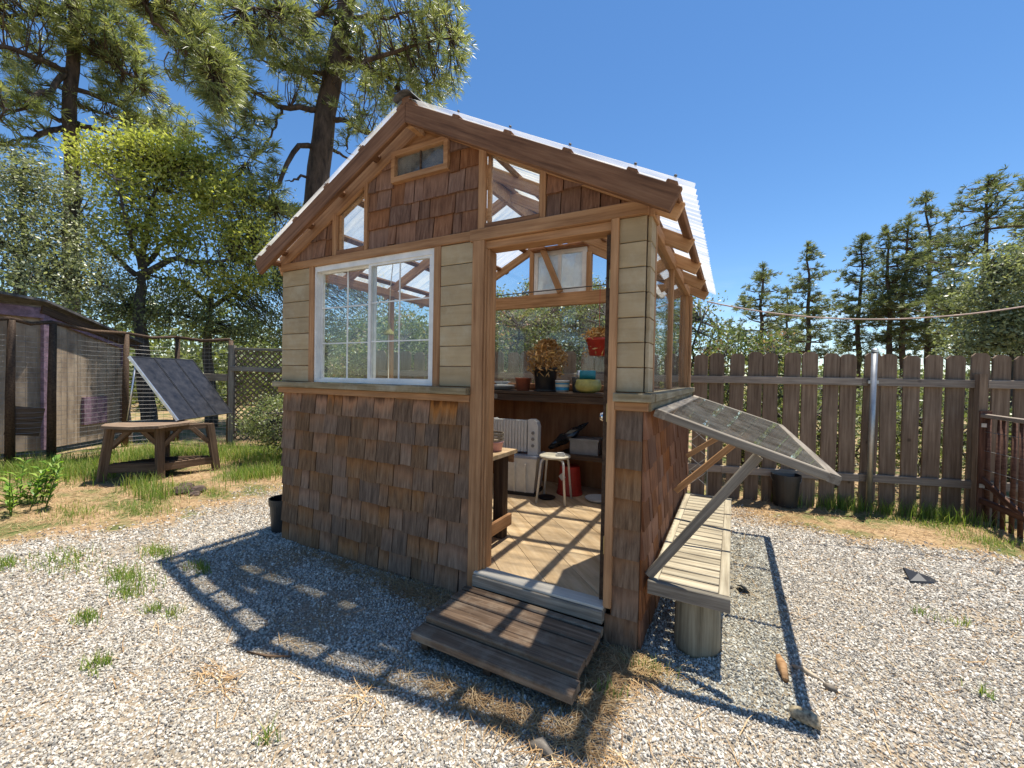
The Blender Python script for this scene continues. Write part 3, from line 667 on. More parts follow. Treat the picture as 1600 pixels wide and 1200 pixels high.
# ---- floor
fl = MB().box(W0+0.09, -0.09, 0.09, D-0.09, 0.10, 0.172).build('floor', MT['dark'], shed)
def floor_boards():
    d = Vector((-1, 1, 0)).normalized(); nn = Vector((1, 1, 0)).normalized(); wd = 0.235
    x0, x1, y0, y1 = W0+0.092, -0.092, 0.032, D-0.092
    for k in range(-14, 15):
        c = Vector(((x0+x1)/2, (y0+y1)/2, 0)) + nn*(k*wd)
        p = [tuple((c + d*a + nn*b)[:2]) for a, b in ((-4,-wd/2+0.002),(4,-wd/2+0.002),(4,wd/2-0.002),(-4,wd/2-0.002))]
        for cl in ((1,0,-x0),(-1,0,x1),(0,1,-y0),(0,-1,y1)): p = clip(p, *cl)
        if len(p) < 3: continue
        cx = sum(q[0] for q in p)/len(p); cy = sum(q[1] for q in p)/len(p)
        Mx = T(cx, cy, 0.174+rnd.uniform(0,0.0015), math.atan2(d.y, d.x)); inv = Mx.inverted()
        lp = [inv @ Vector((q[0], q[1], 0.174)) for q in p]
        # counter-clockwise
        ar = sum(lp[i].x*lp[(i+1)%len(lp)].y - lp[(i+1)%len(lp)].x*lp[i].y for i in range(len(lp)))
        if ar < 0: lp = lp[::-1]
        n = len(lp); m = MB(); m.add([(q.x,q.y,0.0) for q in lp]+[(q.x,q.y,0.016) for q in lp], [tuple(range(n-1,-1,-1)), tuple(range(n,2*n))]+[(i,(i+1)%n,(i+1)%n+n,i+n) for i in range(n)])
        m.build('floor_board', MT['floor'], fl, Mx)
floor_boards()
# built-in counter and low shelf along the back wall
tr('counter', (W0+0.092, 2.13, 1.262), (-0.092, 2.13, 1.262), 0.43, 0.035, 'dark')
tr('counter_apron', (W0+0.092, 1.94, 1.205), (-0.092, 1.94, 1.205), 0.025, 0.075, 'dark')
tr('low_shelf', (-1.25, 2.13, 0.60), (-0.092, 2.13, 0.60), 0.42, 0.05, 'dark')
tr('side_counter', (-2.66, 0.10, 1.262), (-2.66, 1.90, 1.262), 0.5, 0.035, 'grey')
tr('front_shelf', (-2.38, 0.19, 1.30), (-1.05, 0.19, 1.30), 0.19, 0.03, 'grey')
for x in (-2.9, -0.13): tr('counter_leg', (x, 1.96, 0.19), (x, 1.96, 1.17), 0.05, 0.05, 'dark', shed, (1,0,0))
tr('counter_leg', (-2.45, 0.35, 0.19), (-2.45, 0.35, 1.24), 0.05, 0.05, 'dark', shed, (1,0,0))
# ================================================================== THINGS AT THE SHED
# ---- door step
st = thing('door_step', (-0.6,-0.34,0), 'low weathered plank step on the gravel before the shed doorway', 'step')
py = [-0.545,-0.430,-0.318,-0.206,-0.113]; pw = [0.108,0.108,0.106,0.106,0.05]
for k in range(5):
    z = 0.082 if k == 0 else 0.106
    beam('plank', (-1.03+rnd.uniform(-.012,.012), py[k]+0.0, z+rnd.uniform(-.002,.002)), (-0.158+rnd.uniform(-.012,.012), py[k]+rnd.uniform(-.006,.006), z-0.006), pw[k], 0.042, MT['step'], st, c=0.006)
for x in (-0.98, -0.60, -0.22):
    beam('joist', (x,-0.555,0.030), (x,-0.49,0.030), 0.04, 0.060, MT['dark'], st); beam('joist', (x,-0.485,0.042), (x,-0.095,0.042), 0.04, 0.084, MT['dark'], st)

# ---- slatted bench along the right wall
be = thing('slat_bench', (0.24,1.0,0), 'long grey slatted bench on a log along the right shed wall', 'bench')
zb = 0.352
for k in range(21):
    y = 0.135+k*0.0885
    beam('slat', (0.085, y, zb+rnd.uniform(-.002,.002)), (0.372, y+rnd.uniform(-.004,.004), zb), 0.074, 0.022, MT['bench'], be)
beam('rail', (0.399,0.075,zb-0.004), (0.399,1.99,zb-0.004), 0.05, 0.034, MT['bench'], be)
beam('rail', (0.060,0.075,zb-0.004), (0.060,1.99,zb-0.004), 0.045, 0.034, MT['bench'], be)
beam('end_board', (0.036,0.055,zb-0.022), (0.428,0.055,zb-0.022), 0.034, 0.072, MT['grey'], be)
beam('end_board', (0.036,2.008,zb-0.022), (0.428,2.008,zb-0.022), 0.034, 0.072, MT['grey'], be)
for x in (0.11, 0.235, 0.35): beam('under_rail', (x,0.075,zb-0.035), (x,1.99,zb-0.035), 0.04, 0.046, MT['grey'], be)
lg = MB(); n = 28
for i, z in enumerate((0,0.02,0.14,0.278,0.293)):
    for k in range(n):
        a = 2*math.pi*k/n; r = 0.112*(1+0.05*math.sin(3*a+1)+0.025*math.sin(7*a)+0.03*math.cos(a))*(0.985 if z in (0,0.293) else 1)*(1.04-0.12*z)
        lg.v.append((r*math.cos(a), r*math.sin(a), z))
for i in range(4):
    for k in range(n): lg.f.append((i*n+k, i*n+(k+1)%n, (i+1)*n+(k+1)%n, (i+1)*n+k))
lg.f += [tuple(range(n-1,-1,-1)), tuple(range(4*n,5*n))]
lg.build('log_leg', MT['log'], be, T(0.265,0.20,0), True)
MB().lathe([(0.11,0),(0.105,0.285)], 20).build('log_leg', MT['log'], be, T(0.24,1.75,0), True)

# ---- glazed sash hinged on the right wall, propped out as a sloping shelf
sa = thing('propped_window_sash', (0.05,1.28,1.25), 'old glazed window sash propped sloping outward from the right shed wall', 'window sash')
A = Vector((0.048,0.05,1.262)); U = Vector((0.795,0,-0.262)); ul = U.length; ud = U.normalized(); nrm = Vector((0.262,0,0.795)).normalized()
L = 2.46
def pl(u, y): return A + ud*u + Vector((0,y,0))
beam('sash_rail', pl(0.03,0), pl(0.03,L), 0.06, 0.042, MT['grey'], sa, up=nrm)
beam('sash_rail', pl(ul-0.025,0), pl(ul-0.025,L), 0.05, 0.042, MT['grey'], sa, up=nrm)
for y in (0.024, L-0.024): beam('sash_stile', pl(0.06,y), pl(ul-0.05,y), 0.046, 0.0415, MT['grey'], sa, up=nrm)
for y in (L/3, 2*L/3): beam('glazing_bar', pl(0.06,y), pl(ul-0.05,y), 0.022, 0.026, MT['grey'], sa, up=nrm)
Mx = Matrix(((0,ud.x,nrm.x,A.x),(1,ud.y,nrm.y,A.y),(0,ud.z,nrm.z,A.z),(0,0,0,1)))
for k in range(3):
    y0 = 0.05+k*(L-0.1)/3; y1 = y0+(L-0.1)/3-0.004
    MB().box(y0, y1, 0.055, ul-0.045, 0.014, 0.018).build('pane', MT['polyflat'], sa, Mx)
for y, (wx, wy, wz), mt in ((0.07,(0.034,0.07,0.375),'grey'),(1.22,(0.034,1.22,0.565),'rafter'),(2.10,(0.034,2.10,0.70),'rafter')):
    e = pl(ul*0.62, y)-nrm*0.03
    beam('prop', (wx,wy+0.01,wz), (e.x, e.y, e.z), 0.03, 0.046, MT[mt], sa, up=(-1,0,1))
# wire trellis on the back corner of the right wall
tw = thing('wire_trellis', (0.04,2.40,0), 'thin diamond wire trellis by the back end of the right shed wall', 'trellis')
m = MB()
for k in range(5):
    m.tube([(0.03,2.42,0.5+0.15*k),(0.20,2.46,0.35+0.15*k)], 0.003, 4); m.tube([(0.03,2.42,0.35+0.15*k),(0.20,2.46,0.5+0.15*k)], 0.003, 4)
m.build('wire_mesh', MT['wire'], tw); MB().tube([(0.20,2.46,0),(0.20,2.46,1.15)], 0.006, 6).build('stake', MT['wire'], tw)

# ================================================================== THINGS INSIDE THE SHED
FZ = 0.1905; CZ = 1.2805
# workbench inside to the left of the door
wb = thing('potting_table', (-1.32,0.5,FZ), 'rough wooden potting table just inside the doorway', 'table')
beam('table_top', (-1.80,0.42,0.852), (-1.08,0.42,0.852), 0.50, 0.03, MT['floor'], wb)
for x, y in ((-1.165,0.56),(-1.72,0.56),(-1.165,0.22),(-1.72,0.22)): beam('leg', (x,y,FZ), (x,y,0.837), 0.085, 0.085, MT['dark'], wb, up=(1,0,0))
beam('stretcher', (-1.10,0.20,0.33), (-1.10,0.60,0.33), 0.03, 0.09, MT['trim'], wb)
beam('apron', (-1.78,0.64,0.80), (-1.10,0.64,0.80), 0.025, 0.07, MT['trim'], wb)
def tub(name, prof, mat, loc, label, cat, n=28, group=None, smooth=True):
    o = MB().lathe(prof, n, cap1=False).build(name, mat, None, T(*loc), smooth); return tag(o, label, cat, group)
def hollow(r0, r1, h, th=0.004, lip=0.004):
    return [(r0,0),(r1,h*0.9),(r1+lip,h*0.9),(r1+lip,h),(r1-th,h),(r0-th,0.01),(0.001,0.01)]
t1 = tub('bowl', hollow(0.062,0.075,0.075), MT['pink'], (-1.20,0.50,0.868), 'pale pink printed bowl on the potting table', 'bowl')
bk = thing('wire_basket', (-1.20,0.50,0.945), 'small wooden rimmed basket stacked above the pink bowl', 'basket')
m = MB()
for z in (0.0,0.022,0.05): m.lathe([(0.074,z),(0.078,z),(0.078,z+0.014),(0.074,z+0.014)], 24, cap0=False, cap1=False)
m.lathe([(0.001,0.001),(0.074,0.001)], 24, cap0=False, cap1=False)
for k in range(12):
    a = k*math.pi/6; m.tube([(0.076*math.cos(a),0.076*math.sin(a),0),(0.076*math.cos(a),0.076*math.sin(a),0.062)], 0.004, 4)
m.build('basket_weave', MT['bench'], bk, T(-1.20,0.50,0.945))
# stool
so = thing('stool', (-1.16,1.66,FZ), 'small white round stool with bent metal legs', 'stool')
MB().lathe([(0.150,0),(0.158,0.006),(0.158,0.018),(0.150,0.024)], 32).build('seat', MT['cream'], so, T(-1.16,1.66,0.632), False)
for a in (225, 315, 45, 135):
    c, s_ = math.cos(R(a+8)), math.sin(R(a+8))
    pts = [(-1.16+r*c, 1.66+r*s_, z) for r, z in ((0.05,0.622),(0.12,0.622),(0.148,0.612),(0.160,0.585),(0.205,FZ+0.001))]
    MB().tube(pts, 0.0115, 8).build('leg', MT['whitepl'], so, I4, True)
ad = MB().box(-0.045,0.045,-0.025,0.025,0,0.022); ad.box(-0.03,0.035,-0.02,0.02,0.022,0.034)
tag(ad.build('power_adapter', MT['whitepl'], None, T(-1.09,1.63,0.6565,0.5)), 'white power adapter lying on the stool seat', 'adapter')
# storage bin and heater
bn = thing('storage_bin', (-1.62,1.80,FZ), 'pale translucent plastic storage bin with dark lid under the heater', 'bin')
m = MB(); m.add([(-0.20,-0.15,0),(0.20,-0.15,0),(0.20,0.15,0),(-0.20,0.15,0),(-0.235,-0.18,0.36),(0.235,-0.18,0.36),(0.235,0.18,0.36),(-0.235,0.18,0.36)], [(3,2,1,0),(0,1,5,4),(1,2,6,5),(2,3,7,6),(3,0,4,7)])
m.build('bin_body', MT['whitepl'], bn, T(-1.62,1.80,FZ+0.035,0.15))
MB().box(-0.24,0.24,-0.185,0.185,0.395,0.42).build('lid', MT['bin'], bn, T(-1.62,1.80,FZ,0.15))
MB().box(-0.215,0.215,-0.165,0.165,0,0.034).build('base', MT['blackpl'], bn, T(-1.62,1.80,FZ,0.15))
for x in (-0.12, 0, 0.12): MB().box(x-0.006,x+0.006,-0.190,-0.162,0.06,0.36).build('rib', MT['whitepl'], bn, T(-1.62,1.80,FZ,0.15) @ Matrix.Rotation(R(4.5),4,'X'))
he = thing('panel_heater', (-1.64,1.78,0.612), 'white finned electric heater standing on the storage bin', 'heater')
Mh = T(-1.645,1.76,0.612,0.15)
m = MB()
for k in range(11): m.box(-0.245+k*0.034,-0.245+k*0.034+0.026,-0.05,0.05,0.03,0.36)
m.box(-0.245,0.125,-0.035,0.035,0.04,0.35); m.build('fins', MT['whitepl'], he, Mh)
MB().box(-0.27,-0.245,-0.06,0.06,0.0,0.37).build('end_panel', MT['whitepl'], he, Mh)
m = MB(); pr = [(0.14,0.0),(0.25,0.0),(0.25,0.30),(0.235,0.35),(0.20,0.375),(0.14,0.375)]
prism(m, pr, -0.06, 0.06); cp = m.build('control_panel', MT['whitepl'], he, Mh)
for z in (0.10,0.17,0.235): MB().lathe([(0.018,0),(0.016,0.012)], 14).build('dial', MT['greybox'], cp, Mh @ Matrix.Translation((0.196,-0.0605,z)) @ Matrix.Rotation(R(90),4,'X'))
# red bucket, bag, box, dishes
rb_ = thing('red_bucket', (-1.12,2.04,FZ), 'red plastic bucket upside down on the floor behind the stool', 'bucket')
MB().lathe([(0.14,0),(0.14,0.02),(0.132,0.025),(0.105,0.30),(0.0,0.30)], 28, cap1=False).build('bucket_body', MT['redpl'], rb_, T(-1.12,2.0,FZ), False)
MB().box(-0.03,0.03,-0.002,0.0,-0.03,0.03).build('sticker', MT['whitepl'], rb_, T(-1.16,1.874,FZ+0.2,-0.25) @ Matrix.Rotation(R(45),4,'Y') @ Matrix.Rotation(R(-6),4,'X'))
m = MB(); n = 10
for i in range(9):
    t = i/8
    for k in range(n):
        a = 2*math.pi*k/n; rr = (0.10*math.sin(math.pi*min(1,t*0.9+0.12))+0.012)*(1+0.14*math.sin(5*a+i*1.7))
        m.v.append((t*0.52, rr*math.cos(a), rr*0.5*math.sin(a)*(1+0.2*math.sin(3*i))))
for i in range(8):
    for k in range(n): m.f.append((i*n+k, i*n+(k+1)%n, (i+1)*n+(k+1)%n, (i+1)*n+k))
m.f += [tuple(range(n-1,-1,-1)), tuple(range(8*n,9*n))]
tag(m.build('soil_bag', MT['film'], None, Matrix.Translation((-1.36,2.0,0.66)) @ Matrix.Rotation(R(8),4,'Z') @ Matrix.Rotation(R(-36),4,'Y')), 'crumpled black plastic bag leaning behind the stool', 'bag')
gx_ = thing('grey_tool_box', (-0.95,2.12,0.625), 'grey lidded plastic box on the low shelf', 'box')
MB().box(-0.15,0.15,-0.11,0.11,0,0.14).build('box_body', MT['greybox'], gx_, T(-0.98,2.10,0.6265,0.1)); MB().box(-0.16,0.16,-0.12,0.12,0.141,0.165).build('lid', MT['greybox'], gx_, T(-0.98,2.10,0.6265,0.1))
tub('saucer', [(0.10,0),(0.13,0.02),(0.14,0.03),(0.132,0.03),(0.1,0.008),(0.001,0.008)], MT['whitepl'], (-0.77,1.90,FZ), 'wide pale plant saucer on the shed floor', 'saucer')
tub('saucer', [(0.07,0),(0.09,0.012),(0.095,0.016),(0.088,0.016),(0.07,0.005),(0.001,0.005)], MT['blackpl'], (-1.26,1.70,FZ), 'small black saucer under the stool', 'saucer')
# on the counter
dp = thing('dry_plant', (-1.47,2.10,CZ), 'withered brown plant in a black nursery pot on the counter', 'potted plant')
MB().lathe([(0.125,0),(0.135,0.006),(0.135,0.016),(0.11,0.016),(0.112,0.02),(0.135,0.245),(0.142,0.245),(0.142,0.27),(0.128,0.27),(0.12,0.22),(0.001,0.22)], 28, cap1=False).build('pot', MT['blackpl'], dp, T(-1.47,2.10,CZ), True)
def dry(cx, cy, cz, r, h, n, down=0.3):
    V = []; Fc = []; tt = []
    for i in range(n):
        a = NR.rand()*6.28; rr = r*math.sqrt(NR.rand()); tz = NR.rand(); rr *= (0.45+0.75*math.sin(math.pi*min(1, tz*0.95+0.12))); z = cz + h*tz - (down*h if NR.rand() < 0.3 and rr > 0.7*r else 0)
        c = np.array([cx+rr*math.cos(a), cy+rr*math.sin(a), z]); d = NR.randn(3); d /= np.linalg.norm(d); e = np.cross(d, NR.randn(3)); e /= np.linalg.norm(e)
        l = 0.018+0.025*NR.rand(); wv = l*0.28; b = len(V); V += [c-d*l, c+e*wv, c+d*l, c-e*wv]; Fc.append((b,b+1,b+2,b+3)); tt += [NR.rand()]*4
    return V, Fc, tt
V, Fc, tt = dry(-1.46,2.10,CZ+0.25,0.20,0.33,1500); np_mesh('dry_leaves', V, Fc, MT['drystem'], tt, dp)
m = MB()
for k in range(16):
    a = k*0.39; m.tube([(-1.47+0.05*math.cos(a),2.10+0.05*math.sin(a),CZ+0.2),(-1.47+0.09*math.cos(a),2.10+0.09*math.sin(a),CZ+0.38),(-1.47+0.17*math.cos(a),2.10+0.17*math.sin(a),CZ+0.50-0.08*(k%3))], 0.003, 4)
m.build('stems', MT['bench'], dp)
tub('flower_pot', hollow(0.072,0.088,0.15,lip=0.006), MT['terra'], (-1.745,2.08,CZ), 'empty terracotta coloured pot on the counter', 'flower pot')
tb = thing('paint_tub', (-1.25,2.06,CZ), 'white plastic tub with a blue label on the counter', 'tub')
MB().lathe([(0.068,0),(0.078,0.115),(0.082,0.115),(0.082,0.13),(0.001,0.13)], 28, cap1=False).build('tub_body', MT['whitepl'], tb, T(-1.25,2.06,CZ), True)
MB().lathe([(0.0715,0.02),(0.0785,0.10)], 28, cap0=False, cap1=False).build('label_band', MT['bluelab'], tb, T(-1.25,2.06,CZ), True)
MB().lathe([(0.0755,0.055),(0.0785,0.085)], 28, cap0=False, cap1=False).build('label_print', MT['cream'], tb, T(-1.25,2.06,CZ) @ Matrix.Scale(1.004,4), True)
tub('stone_pot', hollow(0.085,0.095,0.17), MT['greypot'], (-1.09,2.20,CZ), 'speckled grey pot behind the yellow planter', 'flower pot')
tub('yellow_planter', [(0.07,0),(0.125,0.03),(0.142,0.075),(0.130,0.125),(0.118,0.145),(0.112,0.14),(0.12,0.09),(0.07,0.02),(0.001,0.02)], MT['yellow'], (-0.95,2.04,CZ), 'squat yellow green ceramic planter on the counter', 'planter')
tn = thing('teal_tin', (-0.97,2.06,CZ+0.145), 'teal tin can lying across the yellow planter', 'tin can')
Mt = Matrix.Translation((-1.075,2.04,CZ+0.192)) @ Matrix.Rotation(R(12),4,'Z') @ Matrix.Rotation(R(90),4,'Y')
MB().lathe([(0.046,0.004),(0.048,0),(0.048,0.03)], 24, cap1=False).build('tin_rim', MT['alu'], tn, Mt, True); MB().lathe([(0.048,0.03),(0.048,0.19),(0.046,0.195)], 24).build('tin_body', MT['teal'], tn, Mt, True)
pg = 'plates stacked on the counter'
for k in range(4):
    z = CZ+0.0135*k
    tub('plate', [(0.08,0),(0.15,0.012),(0.158,0.017),(0.15,0.018),(0.08,0.006),(0.001,0.006)], MT['greybox' if k < 2 else 'whitepl'], (-2.04+rnd.uniform(-.01,.01),2.10,z), ('lowest dark plate of the stack on the counter','second dark plate of the stack on the counter','lower white plate of the stack on the counter','upper white plate of the stack on the counter')[k], 'plate', group=pg)
tub('white_bowl', [(0.05,0),(0.10,0.035),(0.105,0.04),(0.1,0.04),(0.05,0.008),(0.001,0.008)], MT['whitepl'], (-2.04,2.10,CZ+0.062), 'white bowl on top of the plate stack', 'bowl')
# hanging red pot
hp = thing('hanging_pot', (-0.86,2.10,1.68), 'red pot of dry grass hanging near the door edge inside', 'hanging pot')
MB().lathe([(0.095,0),(0.130,0.155),(0.137,0.155),(0.137,0.185),(0.125,0.185),(0.115,0.15),(0.001,0.15)], 28, cap1=False).build('pot', MT['redpl'], hp, T(-0.86,2.10,1.68), True)
V, Fc, tt = dry(-0.86,2.10,1.83,0.16,0.14,500,1.2); np_mesh('dry_grass', V, Fc, MT['drystem'], tt, hp)
MB().tube([(-0.86,2.10,1.75),(-0.86,2.10,2.42)], 0.003, 5).build('cord', MT['redpl'], hp)
li = thing('hanging_line', (-1.5,2.05,2.43), 'thin cord strung across the back of the shed under the rafters', 'cord')
MB().tube([(W0+0.1,2.10,2.405),(-2.2,2.10,2.412),(-1.4,2.10,2.425),(-0.7,2.10,2.43),(-0.09,2.10,2.42)], 0.006, 6).build('cord', MT['blackpl'], li)
# things on the window shelf and side counter seen through the front window
tub('red_tray', [(0.11,0),(0.135,0.06),(0.14,0.065),(0.13,0.065),(0.10,0.012),(0.001,0.012)], MT['terra'], (-1.60,0.19,1.316), 'round terracotta tray behind the sliding window', 'tray')
for k in range(3): tub('clay_saucer', [(0.06,0),(0.075,0.018),(0.07,0.018),(0.055,0.006),(0.001,0.006)], MT['drystem' if False else 'bench'], (-2.06+0.005*k,0.20,1.316+0.019*k), ('bottom','middle','top')[k]+' tan clay saucer of the stack behind the window', 'saucer', group='saucers behind the window')
la = thing('hanging_lamp', (-2.35,0.55,1.85), 'small yellow hanging lamp with cord behind the left window pane', 'lamp')
MB().lathe([(0.05,0),(0.045,0.02),(0.02,0.045),(0.012,0.07),(0.012,0.1)], 18, cap0=False).build('lamp_shade', MT['yellow'], la, T(-2.35,0.55,1.80), True)
MB().tube([(-2.35,0.55,1.89),(-2.34,0.55,2.2),(-2.35,0.62,2.70)], 0.004, 5).build('cord', MT['cream'], la)
MB().tube([(-2.35,0.55,1.80),(-2.30,0.5,1.5),(-2.20,0.4,1.285)], 0.004, 5).build('pull_cord', MT['cream'], la)

# ================================================================== FENCES
fd = Vector((0.967,0.2535,0)).normalized(); f0 = Vector((0.03,3.40,0)); fnn = Vector((fd.y,-fd.x,0))
fe = thing('board_fence', (1.4,3.75,0), 'weathered dog-eared board fence with gaps behind the shed', 'fence')
fa = math.atan2(fd.y, fd.x)
def picket_mesh(h, wd):
    c = 0.035; pr = [(-wd/2,0),(wd/2,0),(wd/2,h-c),(wd/2-c,h),(-wd/2+c,h),(-wd/2,h-c)]
    m = MB(); prism(m, pr, -0.011, 0.011); 
    m.v = [(v[2], v[0], -v[1]) for v in m.v]          # lie along local X so the grain follows the board
    return m
for k in range(-22, 22):
    if k > 18: continue
    wd = rnd.uniform(0.152, 0.170); h = 1.80+rnd.uniform(-0.025,0.015)
    p = f0 + fd*(0.2*k+0.02) + Vector((0,0,-0.02))
    if k >= 14: pass
    M_ = Matrix.Translation(p) @ Matrix.Rotation(fa+rnd.uniform(-.02,.02),4,'Z') @ Matrix.Rotation(rnd.uniform(-.014,.014),4,'Y') @ Matrix(((0,1,0,0),(0,0,1,0),(1,0,0,0),(0,0,0,1)))
    picket_mesh(h, wd).build('picket', MT['fence'], fe, M_)
for z, h in ((1.455,0.088),(0.36,0.088)):
    for a, b in ((-4.4,-1.9),(-1.9,0.28),(0.282,1.72),(1.722,2.86),(2.88,3.8)):
        p0 = f0+fd*a+fnn*0.034; p1 = f0+fd*b+fnn*0.034
        beam('rail', p0+Vector((0,0,z+rnd.uniform(-.004,.004))), p1+Vector((0,0,z+rnd.uniform(-.004,.004))), 0.040, h, MT['rail'], fe)
for a in (-4.3,-1.9):
    p = f0+fd*a-fnn*0.06; beam('post', p, p+Vector((0,0,1.7)), 0.085, 0.085, MT['fence'], fe, up=(1,0,0))
p = f0+fd*2.80+fnn*0.075; beam('post', p, p+Vector((0,0,1.56)), 0.075, 0.075, MT['fence'], fe, up=fd)
po = thing('metal_pole', tuple(f0+fd*1.80+fnn*0.085), 'capped galvanised steel pole standing against the board fence', 'pole')
pp = f0+fd*1.80+fnn*0.09
MB().tube([pp, pp+Vector((0.012,0,1.80))], 0.029, 14).build('pipe', MT['metal'], po, I4, True); MB().lathe([(0.033,0),(0.034,0.03),(0.02,0.045)], 14).build('cap', MT['alu'], po, Matrix.Translation(pp+Vector((0.012,0,1.79))))
MB().box(-0.05,0.05,-0.034,0.0,-0.018,0.018).build('clamp', MT['metal'], po, Matrix.Translation(pp+Vector((0.01,0,1.455))) @ Matrix.Rotation(fa,4,'Z') @ Matrix.Translation((0,0.034,0)))
# red picket gate coming forward at the right edge
ga = thing('picket_gate', (2.83,3.6,0), 'low reddish picket gate with wire at the right edge of the yard', 'gate')
g0 = Vector((2.80,3.98,0)); g1 = Vector((2.95,2.65,0)); gd = (g1-g0).normalized(); gl = (g1-g0).length
for k in range(12):
    p = g0+gd*(0.03+0.115*k); h = 1.10+rnd.uniform(-.03,.03)
    MB().tube([p, p+Vector((rnd.uniform(-.02,.02),rnd.uniform(-.02,.02),h))], [0.021,0.017], 8).build('picket', MT['red'], ga, I4, True)
beam('rail', g0+Vector((-0.035,0,1.12)), g1+Vector((-0.035,0,1.10)), 0.06, 0.04, MT['rail'], ga); beam('rail', g0+Vector((-0.035,0,0.22)), g1+Vector((-0.035,0,0.20)), 0.04, 0.06, MT['red'], ga)
beam('brace', g0+Vector((-0.035,0,0.45)), g0+gd*0.75+Vector((-0.035,0,0.16)), 0.03, 0.06, MT['red'], ga)
beam('gate_post', g0+Vector((-0.02,0.02,0)), g0+Vector((-0.02,0.02,1.17)), 0.07, 0.09, MT['red'], ga, up=(1,0,0))
m = MB()
for z in (0.35,0.55,0.75,0.95): m.tube([g0+Vector((-0.028,0,z)), g1+Vector((-0.028,0,z))], 0.003, 4)
m.build('wire', MT['wire'], ga)
for z in (0.38,1.02): MB().box(-0.02,0.02,-0.004,0.004,-0.02,0.02).build('hinge', MT['alu'], ga, Matrix.Translation(g0+Vector((-0.045,-0.04,z))))
# clothes line
cl = thing('clothes_line', (0.16,2.5,2.2), 'thin pinkish rope sagging from the shed eave to the right', 'rope')
a = Vector((0.155,2.44,2.245)); b = at(1720,455,6.2); pts = []
for k in range(25):
    t = k/24; q = a.lerp(b, t); q.z -= 0.34*4*t*(1-t)*0.62; pts.append(q)
MB().tube(pts, 0.007, 5).build('rope', MT['rope'], cl)

# ================================================================== BUCKETS AND LITTER
def bucket(loc, label, s=1.0, rz=0.0):
    o = thing('black_bucket', loc, label, 'bucket', 'black plastic buckets')
    MB().lathe([(0.118*s,0),(0.138*s,0.30*s),(0.147*s,0.30*s),(0.147*s,0.335*s),(0.150*s,0.335*s),(0.150*s,0.365*s),(0.138*s,0.365*s),(0.112*s,0.02),(0.001,0.02)], 28, cap1=False).build('bucket_body', MT['blackpl'], o, T(*loc), False)
    c = Vector(loc); pts = [c+Vector((0.152*s*math.cos(t), 0.02-0.11*math.sin(t)*s, 0.33*s-0.10*s*math.sin(t))) for t in np.linspace(0, math.pi, 12)]
    MB().tube(pts, 0.0035, 5).build('bail', MT['wire'], o)
bucket((0.985,3.52,0), 'black bucket standing at the foot of the board fence')
bucket((-3.20,0.12,0), 'black bucket by the left front corner of the shed', 0.80)
bg_ = MB(); bg_.add([(-0.10,-0.05,0.0),(0.0,-0.06,0.01),(0.11,-0.02,0.0),(0.09,0.04,0.015),(0.0,0.03,0.035),(-0.09,0.05,0.06),(-0.10,-0.045,0.012),(0.0,-0.05,0.022),(0.10,-0.018,0.008),(0.08,0.036,0.022),(0.0,0.03,0.045),(-0.085,0.045,0.072)], [(0,1,4,5),(1,2,3,4),(6,11,10,7),(7,10,9,8),(0,6,7,1),(1,7,8,2),(2,8,9,3),(3,9,10,4),(4,10,11,5),(5,11,6,0)])
tag(bg_.build('plastic_scrap', MT['blackpl'], None, T(1.66,1.82,0.004,0.3)), 'dark curled plastic scrap on the open gravel right of the bench', 'scrap')
s2 = MB(); s2.v = [(x*0.5,y*0.6,z*0.8) for x,y,z in bg_.v]; s2.f = list(bg_.f)
tag(s2.build('plastic_scrap', MT['blackpl'], None, T(0.50,1.0,0.004,2.0)), 'small black plastic scrap beside the bench rail', 'scrap')
def chunk(name, pts, rad, mat, label, cat):
    m = MB().tube(pts, rad, 9); m.v = [(x+rnd.uniform(-.004,.004), y+rnd.uniform(-.004,.004), max(0.001, z+rnd.uniform(-.004,.004))) for x,y,z in m.v]
    return tag(m.build(name, mat, None, I4, True), label, cat)
chunk('wood_chip', [(0.655,0.27,0.02),(0.662,0.19,0.03),(0.668,0.10,0.018)], [0.018,0.024,0.014], MT['rafter'], 'orange brown splinter of wood lying in the panel shadow', 'wood chip')
chunk('stick', [(0.71,0.25,0.012),(0.76,0.235,0.014),(0.81,0.20,0.012)], [0.008,0.011,0.009], MT['bench'], 'short stick beside the orange wood splinter', 'stick')
chunk('pine_cone', [(0.665,-0.125,0.026),(0.69,-0.13,0.030),(0.735,-0.14,0.030),(0.765,-0.145,0.026)], [0.022,0.028,0.028,0.02], plain('worn_cone', (0.42,0.33,0.21), 0.9, var=0.45, scale=60), 'pale worn pine cone lying on the near gravel', 'pine cone')
chunk('bark_chip', [(0.83,0.17,0.010),(0.85,0.15,0.012),(0.87,0.14,0.010)], [0.010,0.018,0.008], MT['grey'], 'small bark chip by the short stick', 'bark chip')
chunk('bark_chip', [(-0.25,-0.80,0.010),(-0.21,-0.78,0.012),(-0.16,-0.80,0.008)], [0.012,0.03,0.01], MT['grey'], 'grey bark chip lying before the door step', 'bark chip')
chunk('stick', [(-1.75,-1.02,0.008),(-1.62,-0.99,0.01),(-1.52,-0.93,0.008)], [0.003,0.005,0.003], MT['dark'], 'dark stick lying on the gravel left of the door step', 'stick')
